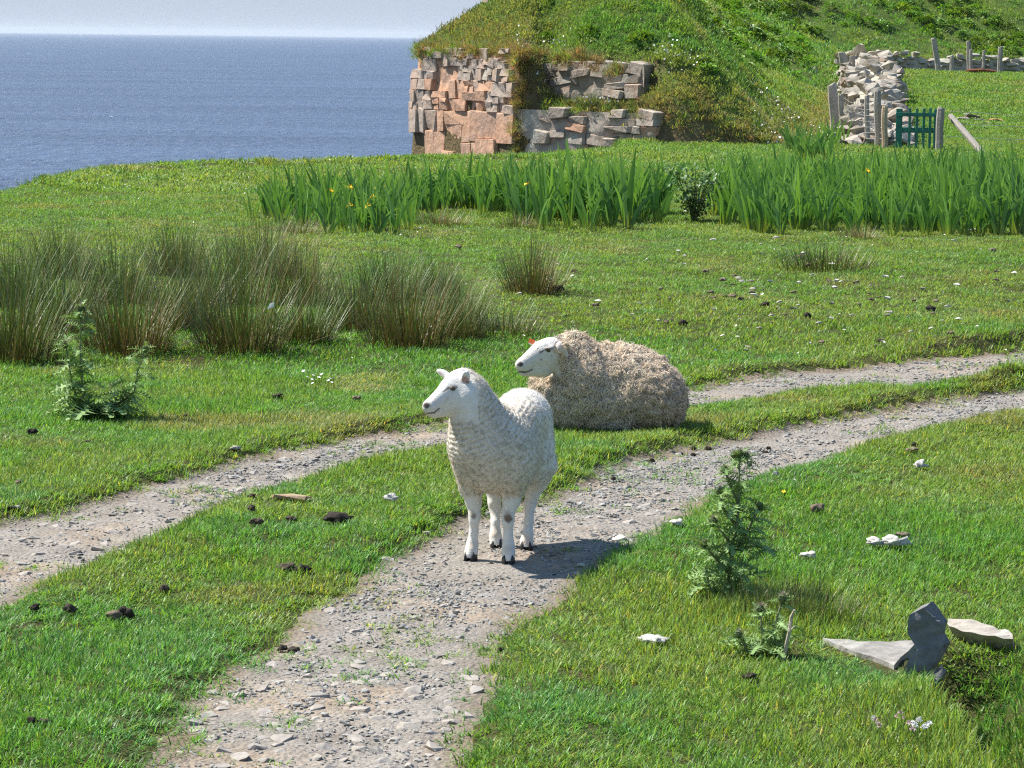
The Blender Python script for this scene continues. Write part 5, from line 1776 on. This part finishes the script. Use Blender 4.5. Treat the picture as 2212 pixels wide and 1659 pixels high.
def build_culvert():
    def at(u, v, y):
        d = ray(u, v); t = y / d[1]; return (d[0] * t, y, CAM_H + d[2] * t)
    z0 = gz(*flat(1930, 1400))
    def lay(zz, *uv): return [(*flat(u, v, z0 + zz), z0 + zz) for u, v in uv]
    slab('stone_slab', 'slab', lay(.018, (1772, 1380), (1968, 1384), (1975, 1394), (1930, 1436), (1850, 1408)), 'flat grey slab sunk level in the grass at the ditch head', (0, 0, -.14), 1)
    yb = flat(1965, 1440)[1]
    def up(*uvy): return [at(u, v, yb + dy) for u, v, dy in uvy]
    slab('stone_slab', 'dark_slab', up((1958, 1328, .03), (1996, 1312, .03), (2034, 1350, .03), (2040, 1395, .02), (1992, 1472, .0), (1940, 1474, -.01), (1974, 1404, .015)), 'dark upright slab standing on edge over the ditch', (.035, .055, .004), 2, 2, .004)
    slab('stone_slab', 'pale_slab', lay(.045, (2052, 1338), (2110, 1342), (2183, 1362), (2191, 1376), (2120, 1372), (2060, 1356)), 'thick slab with pale sunlit top right of the ditch', (.05, .12, -.13), 3, 3, .006)
    slab('stone_slab', 'dark_slab', [at(u, v, yb + dy) for u, v, dy in ((1968, 1476, .0), (2030, 1436, .10), (2044, 1450, .09), (1990, 1500, -.02))], 'small dark slab wedged low under the upright one', (.01, .09, -.03), 4, 2, .005)
    p = spot(1690, 1432)
    g = Geo(); k = p.y / FPX
    g.tube([(0, 0, -.02), (.012 * 1, 0, 40 * k), (14 * k, 0, 70 * k), (18 * k, .01, 100 * k), (24 * k, .0, 118 * k)], [.0065, .006, .0055, .006, .0035], 6)
    g.tube([(15 * k, 0, 72 * k), (26 * k, -.01, 84 * k)], [.003, .0015], 4)
    ob('stick', g.mesh('stick', [M['stick']]), None, p, label='bare pale stick poking upright from the grass by the low thistle', cat='stick')
build_culvert()

# ------------------------------------------------------------------ dung, wool, small stones, flowers
LUMP = [lump_mesh('dung_%d' % k, 'dung', 600 + k, 3, .75, 2.6) for k in range(5)]
OLUMP = [lump_mesh('old_dung_%d' % k, 'old_dung', 620 + k, 3, .75, 2.8) for k in range(4)]
WLUMP = [lump_mesh('wool_%d' % k, 'wool_white', 640 + k, 3, .95, 3.2) for k in range(4)]
STN = {m: [hull_stone('%s_%d' % (m, k), m, 15, .6, 660 + 10 * i + k) for k in range(4)] for i, m in enumerate(('white_stone', 'gravel', 'red_stone', 'tan_stone', 'cobble'))}
def drop(name, me, u, v, w, h, label, cat, group=None, depth=.75, sink=.15, lift=0.0):
    """w, h: size as seen, in picture units"""
    p = spot(u, v)
    k = math.hypot(p.x, p.y) / FPX
    return ob(name, me, None, (p.x, p.y, p.z + h * k * .5 * (.5 - sink) + lift), (random.gauss(0, .1), random.gauss(0, .1), random.uniform(-.3, .3)), (w * k / 2, w * k / 2 * depth, h * k * .6), label=label, cat=cat, group=group)
def build_litter():
    DG = 'dark droppings around the path'
    n = 0
    def dung(u, v, w, h, label, pool=LUMP, group=DG, lift=.014):
        nonlocal n
        n += 1
        return drop('dung', pool[n % len(pool)], u, v, w, h, label, 'dung', group, lift=lift)
    dung(727, 1133, 64, 32, 'big layered dark dung heap left of the standing sheep')
    dung(618, 1238, 44, 22, 'left half of the long black dung strip on the grass edge')
    dung(655, 1243, 46, 18, 'right half of the long black dung strip on the grass edge')
    dung(248, 1345, 36, 24, 'left lump of the brown dung pair on the lower left grass', OLUMP[:1] + LUMP[4:])
    dung(272, 1343, 40, 30, 'right lump of the brown dung pair on the lower left grass', LUMP)
    dung(150, 1333, 34, 28, 'shiny black ball of dung on the lower left grass')
    dung(76, 1326, 24, 20, 'small black dung ball leftmost on the grass strip')
    dung(356, 1286, 26, 16, 'small dark dung right of the brown pair')
    dung(543, 1112, 20, 18, 'upper of the two small dungs under the red stone')
    dung(554, 1138, 34, 16, 'flat dung just below the upper small one under the red stone')
    dung(628, 1131, 28, 14, 'small flat dung left of the big layered heap')
    dung(544, 1079, 20, 15, 'dark stone like dung at the left end of the red stone', lift=.005)
    dung(612, 1410, 28, 16, 'left piece of the black dung on the near rut edge', lift=.004)
    dung(634, 1411, 32, 15, 'right piece of the black dung on the near rut edge', lift=.004)
    dung(70, 1572, 28, 18, 'left lump of the flat black dung near the bottom left corner')
    dung(96, 1573, 32, 12, 'right lump of the flat black dung near the bottom left corner')
    dung(1619, 1477, 34, 20, 'grey brown dung on the grass below the low thistle')
    dung(1080, 1408, 14, 10, 'tiny dark dung on the right edge of the near rut', lift=.003)
    dung(1765, 1112, 32, 22, 'pale brown crusted dung on the right grass', OLUMP)
    dung(1952, 1168, 34, 14, 'tan dried dung just above the long white wool', OLUMP)
    dung(1975, 970, 16, 14, 'dark pellet near the right grass edge above the white tuft')
    dung(1968, 980, 30, 10, 'grey flat dung under the dark pellet near the rut', OLUMP)
    for (u, v, s) in ((1408, 1001, 17), (1498, 974, 13), (1530, 974, 16), (1497, 986, 14), (1472, 983, 9), (1325, 1038, 14), (1620, 1008, 10), (1660, 972, 12), (1655, 980, 10)):
        dung(u, v, s, s * .75, 'black dropping lying on the bare gravel right of the sleeping sheep', LUMP, 'droppings on the bare gravel', .002)
    for (u, v, s, lb) in ((1652, 665, 24, 'largest dark dung in the middle pasture, pale fleck at its right'), (1745, 688, 19, 'round black dung in the pasture above the sleeping sheep rump'), (1693, 686, 13, 'small black dung left of the round one in the pasture'),
                          (1600, 652, 16, 'small dark dung right of the lone rush tuft'), (1567, 645, 12, 'tiny dark dung between the lone rush tuft and the largest one'), (1440, 702, 14, 'small dark dung up from the neck of the sleeping sheep'),
                          (1476, 705, 24, 'brown crumbly dung up from the back of the sleeping sheep'), (2010, 675, 26, 'long flat dark dung in the pasture near the right edge'), (1850, 615, 14, 'small grey dung under the low rush tuft'),
                          (1240, 590, 14, 'tiny dark dung above and right of the lone rush tuft'), (600, 864, 26, 'dark dung in the grass below the white flower cluster'), (770, 868, 20, 'small dark dung right below the white flower cluster'),
                          (400, 905, 14, 'tiny dark dung in the grass right of the left thistle'), (1205, 632, 30, 'dark dung in the shadow at the foot of the lone rush tuft'), (1585, 600, 12, 'tiny dark dung highest in the pasture left of the low rush tuft'),
                          (1900, 742, 16, 'upper of two small dungs on the right rut bank'), (1910, 752, 12, 'lower of two small dungs on the right rut bank'), (40, 1050, 18, 'small dark dung left of the path near the left edge'),
                          (70, 942, 26, 'pale brown dung below the left thistle near the left edge'), (190, 960, 12, 'tiny dung straight below the left thistle')):
        dung(u, v, s, s * .55, lb, LUMP if n % 3 else OLUMP, 'dung in the short middle pasture', .012)
    # shed wool and feathers
    WG = 'shed white wool tufts'
    for (u, v, w, h, lb) in ((1895, 1188, 46, 20, 'left lump of the long white wool scrap on the right grass'), (1935, 1188, 56, 26, 'right lump of the long white wool scrap on the right grass'), (1988, 1020, 30, 18, 'round white wool tuft high on the right grass bank'),
                             (1746, 1214, 38, 14, 'thin grey white wool wisp left of the long scrap'), (845, 1090, 32, 16, 'fluffy white wool tuft beside the front legs of the standing sheep'), (1462, 1144, 30, 14, 'white wool wisp on the rut edge under the sleeping sheep'),
                             (1408, 1395, 60, 10, 'flat shred of pale wool in the grass left of the low thistle')):
        drop('wool_tuft', WLUMP[int(u) % 4], u, v, w, h, lb, 'wool', WG, lift=.02)
    g = Geo(); g.add([(-.02, 0, 0), (.015, 0, .012), (.022, .0, .04), (-.005, .005, .035), (0, .012, .018)], [[0, 1, 4], [1, 2, 4], [2, 3, 4], [3, 0, 4], [0, 3, 2, 1]])
    q = np.array(ray(585, 668)) * 16.3
    ob('feather', g.mesh('feather', [M['petal_white']]), None, (q[0], q[1], CAM_H + q[2]), label='white feather caught among the rush stems', cat='feather')
    # stones
    drop('stone', STN['red_stone'][0], 634, 1084, 112, 17, 'long flat reddish stone on the grass strip between the ruts', 'stone', depth=.35, lift=.012)
    drop('stone', STN['white_stone'][0], 1335, 1168, 36, 17, 'smooth white stone on the rut right of the standing sheep', 'stone', lift=.004)
    drop('stone', STN['white_stone'][1], 1254, 1226, 22, 12, 'small pale stone at the edge of the standing sheep shadow', 'stone', lift=.004)
    drop('stone', STN['cobble'][0], 1246, 1243, 24, 12, 'grey white stone just below the shadow of the standing sheep', 'stone', lift=.004)
    drop('stone', STN['cobble'][1], 508, 975, 26, 13, 'rounded grey stone on the upper edge of the left rut', 'stone', lift=.01)
    drop('stone', STN['cobble'][2], 30, 1102, 34, 12, 'pale stone at the far left rut edge', 'stone', lift=.006)
    drop('stone', STN['cobble'][3], 922, 1158, 22, 14, 'pale grey stone on the strip edge left of the front hooves', 'stone', lift=.006)
    drop('stone', STN['gravel'][3], 1676, 1030, 14, 16, 'small upright grey stone on the right rut edge', 'stone', lift=.004)
    drop('boulder', STN['tan_stone'][0], 2152, 265, 46, 20, 'orange tan rounded rock in the upper field right of the gate', 'rock', depth=.8)
    for k, (u, v, w) in enumerate(((2080, 260, 34), (2100, 256, 40), (2118, 263, 34), (2092, 250, 26), (2135, 270, 24))):
        drop('stone', wall_shapes[k], u, v, w, w * .42, 'pale rubble stone in the low heap right of the brace post', 'stone', 'low stone heap in the upper field')
    drop('stone', STN['white_stone'][2], 1795, 312, 50, 26, 'square white stone showing over the irises left of the gate', 'stone', depth=.6, lift=.12)
    drop('stone', STN['white_stone'][3], 1650, 292, 26, 18, 'white stone under the dark overhang at the foot of the hill', 'stone', lift=.1)
    PG = 'pale flecks in the short pasture'
    mixp = STN['white_stone'] + STN['cobble'] + OLUMP
    cnt = 0
    while cnt < 120:
        u = random.uniform(960, 2230); v = random.uniform(520, 770)
        if v > 720 - (u - 1500) * .03 and u < 1540: continue
        if random.random() < .3: u = random.uniform(1500, 2000); v = random.uniform(590, 700)
        s = random.uniform(6, 18)
        x, y = flat(u, v)
        if rut_sd(np.array([x]), np.array([y]))[0] < .1: continue
        cnt += 1
        drop('stone', mixp[cnt % len(mixp)], u, v, s, s * .5, 'small pale stone or dried dung scattered in the short pasture', 'stone', PG, lift=.022)
    for (u, v, s) in ((268, 405, 12), (280, 408, 8), (300, 402, 10), (470, 470, 8), (2095, 505, 30)):
        drop('stone', STN['white_stone'][cnt % 4], u, v, s, s * .4, 'small white stone lying on the grass near the cliff edge or iris foot', 'stone', 'white flecks near the irises', lift=.03); cnt += 1
    # flowers
    def flower_mesh(mat, rad, h, petals, ball_=False):
        g = Geo(); g.tube([(0, 0, -.01), (.002, 0, h)], .0012, 4, (.08, .16, .04))
        st = g.mesh('flower_stem', [M['rush']])
        g = Geo()
        if ball_:
            for k in range(26):
                a = random.uniform(0, 6.28); e = random.uniform(-.4, 1.5)
                d = np.array((math.cos(a) * math.cos(e), math.sin(a) * math.cos(e), math.sin(e))); s = np.cross(d, (.2, .3, 1)); s /= np.linalg.norm(s)
                g.add([d * rad * .4 - s * rad * .25, d * rad * .4 + s * rad * .25, d * rad], [[0, 1, 2]])
        else:
            for k in range(petals):
                a = 6.283 * k / petals; d = np.array((math.cos(a), math.sin(a), .25)); s = np.array((-math.sin(a), math.cos(a), 0))
                g.add([(0, 0, 0), d * rad * .6 - s * rad * .3, d * rad, d * rad * .6 + s * rad * .3], [[0, 1, 2, 3]])
        return st, g.mesh('flower_petals', [M[mat]])
    def flower(u, v, parts, h, label, group, s=1.0):
        p = spot(u, v)
        r = empty('flower', (p.x, p.y, p.z), label, 'flower', group)
        ob('stem', parts[0], r, scale=(s, s, s)); ob('bloom', parts[1], r, (0, 0, h * s), (-.35, random.gauss(0, .3), random.uniform(0, 6)), (s, s, s))
    clover = [flower_mesh('petal_white', .012, .06, 0, True) for _ in range(2)] + [flower_mesh('petal_pink', .011, .055, 0, True)]
    for (u, v, k) in ((1886, 1584, 0), (1890, 1591, 2), (1898, 1597, 2), (1936, 1581, 2), (1944, 1570, 2), (1950, 1584, 2), (1962, 1596, 2), (1968, 1593, 0), (1975, 1598, 1), (1980, 1590, 0), (1984, 1585, 1), (1992, 1606, 0), (1999, 1601, 1), (2006, 1598, 0), (1970, 1608, 2)):
        flower(u, v + 14, clover[k], .06, 'white and pink clover head in the bottom right grass', 'clover heads near the ditch')
    small = flower_mesh('petal_white', .010, .05, 7)
    for _ in range(26):
        u = random.gauss(675, 26); v = random.gauss(836, 6)
        flower(u, v, small, .05, 'tiny white flower in the cluster left of the standing sheep', 'white flower cluster behind the left rut', random.uniform(.8, 1.3))
    flower(1692, 1092, flower_mesh('petal_yellow', .011, .06, 5), .06, 'single yellow buttercup right of the tallest thistle', None)
    flower(1716, 1062, flower_mesh('petal_white', .009, .05, 6), .05, 'single white daisy up the bank from the buttercup', None)
    # daisies too small to count
    proto_set('daisy', [mesh_of('daisy', [(-1, 0, 0), (0, -1, .1), (1, 0, 0), (0, 1, .2)], [[0, 1, 2, 3]], [M['petal_white']])])
    x, y = fan(17, 44, 3.2, 1.0)
    e = poly_sd(x, y, EDGE); k = (e < -.3)
    x, y = x[k], y[k]; k = rng.random(len(x)) < sstep(-.2, .5, n2(x, y, 2.0, 2, 81)); x, y = x[k], y[k]
    z = ground_h(x, y) + rng.uniform(.03, .055, len(x))
    m = len(x)
    scatter('daisies', 'daisy', np.stack([x, y, z], 1), np.stack([rng.normal(.5, .3, m), rng.normal(0, .3, m), rng.uniform(0, 6, m)], 1), rng.uniform(.006, .013, m), label='tiny white daisies sprinkled through the pasture')
    # pale sea campion and thrift on the cliff ledges
    def pick(n, x0, x1, y0, y1, lo, hi):
        x = rng.uniform(x0, x1, n); y = rng.uniform(y0, y1, n); z, sd = hill_h(x, y)
        k = (sd > lo) & (sd < hi) & (n2(x, y, .8, 2, 82) > .12); return x[k], y[k], z[k]
    x, y, z = pick(5200, .0, 7, 50.5, 60, -.3, 1.6)
    m = len(x)
    scatter('cliff_flowers', 'daisy', np.stack([x, y, z + rng.uniform(.05, .2, m)], 1), np.stack([rng.normal(.9, .3, m), rng.normal(0, .4, m), rng.uniform(0, 6, m)], 1), rng.uniform(.012, .028, m), label='small pale flowers dotted over the broken cliff ledges')
    # gull on the water
    r = empty('gull', (0, 0, 0), 'tiny white gull sitting on the sea', 'bird')
    d = ray(240, 255); t = (-11 - CAM_H) / d[2]
    r.location = (d[0] * t, d[1] * t, -10.95)
    g = Geo()
    def blob(c, rx, ry, rz):
        v, f = [], []
        for i in range(5):
            e = -math.pi / 2 + math.pi * (i + .5) / 5
            for j in range(8): v.append((c[0] + rx * math.cos(e) * math.cos(j * .785), c[1] + ry * math.cos(e) * math.sin(j * .785), c[2] + rz * math.sin(e)))
        for i in range(4):
            for j in range(8): f.append([i * 8 + j, i * 8 + (j + 1) % 8, i * 8 + 8 + (j + 1) % 8, i * 8 + 8 + j])
        g.add(v, f)
    blob((0, 0, .1), .24, .11, .11); blob((-.2, 0, .26), .075, .06, .07); g.tube([(-.15, 0, .12), (-.2, 0, .25)], .05, 6); g.tube([(-.26, 0, .26), (-.34, 0, .24)], [.02, .006], 5); g.tube([(.2, 0, .12), (.38, 0, .16)], [.06, .01], 5)
    ob('body', g.mesh('gull_body', [M['gull']], True), r)
build_litter()

# ------------------------------------------------------------------ sea haze
def build_haze():
    m = bpy.data.materials.new('haze_air'); m.use_nodes = True
    t = m.node_tree; t.nodes.clear()
    o = t.nodes.new('ShaderNodeOutputMaterial'); v = t.nodes.new('ShaderNodeVolumePrincipled')
    v.inputs['Color'].default_value = (.80, .88, 1, 1); v.inputs['Density'].default_value = 5e-5; v.inputs['Anisotropy'].default_value = 0.2
    t.links.new(v.outputs[0], o.inputs['Volume'])
    x0, x1, y0, y1, z0, z1 = -31000, 31000, -400, 27000, -14.5, 40
    V = [(x, y, z) for z in (z0, z1) for x, y in ((x0, y0), (x1, y0), (x1, y1), (x0, y1))]
    ob('haze', mesh_of('haze', V, [[3, 2, 1, 0], [4, 5, 6, 7], [0, 1, 5, 4], [1, 2, 6, 5], [2, 3, 7, 6], [3, 0, 4, 7]], [m]), kind='stuff')
build_haze()
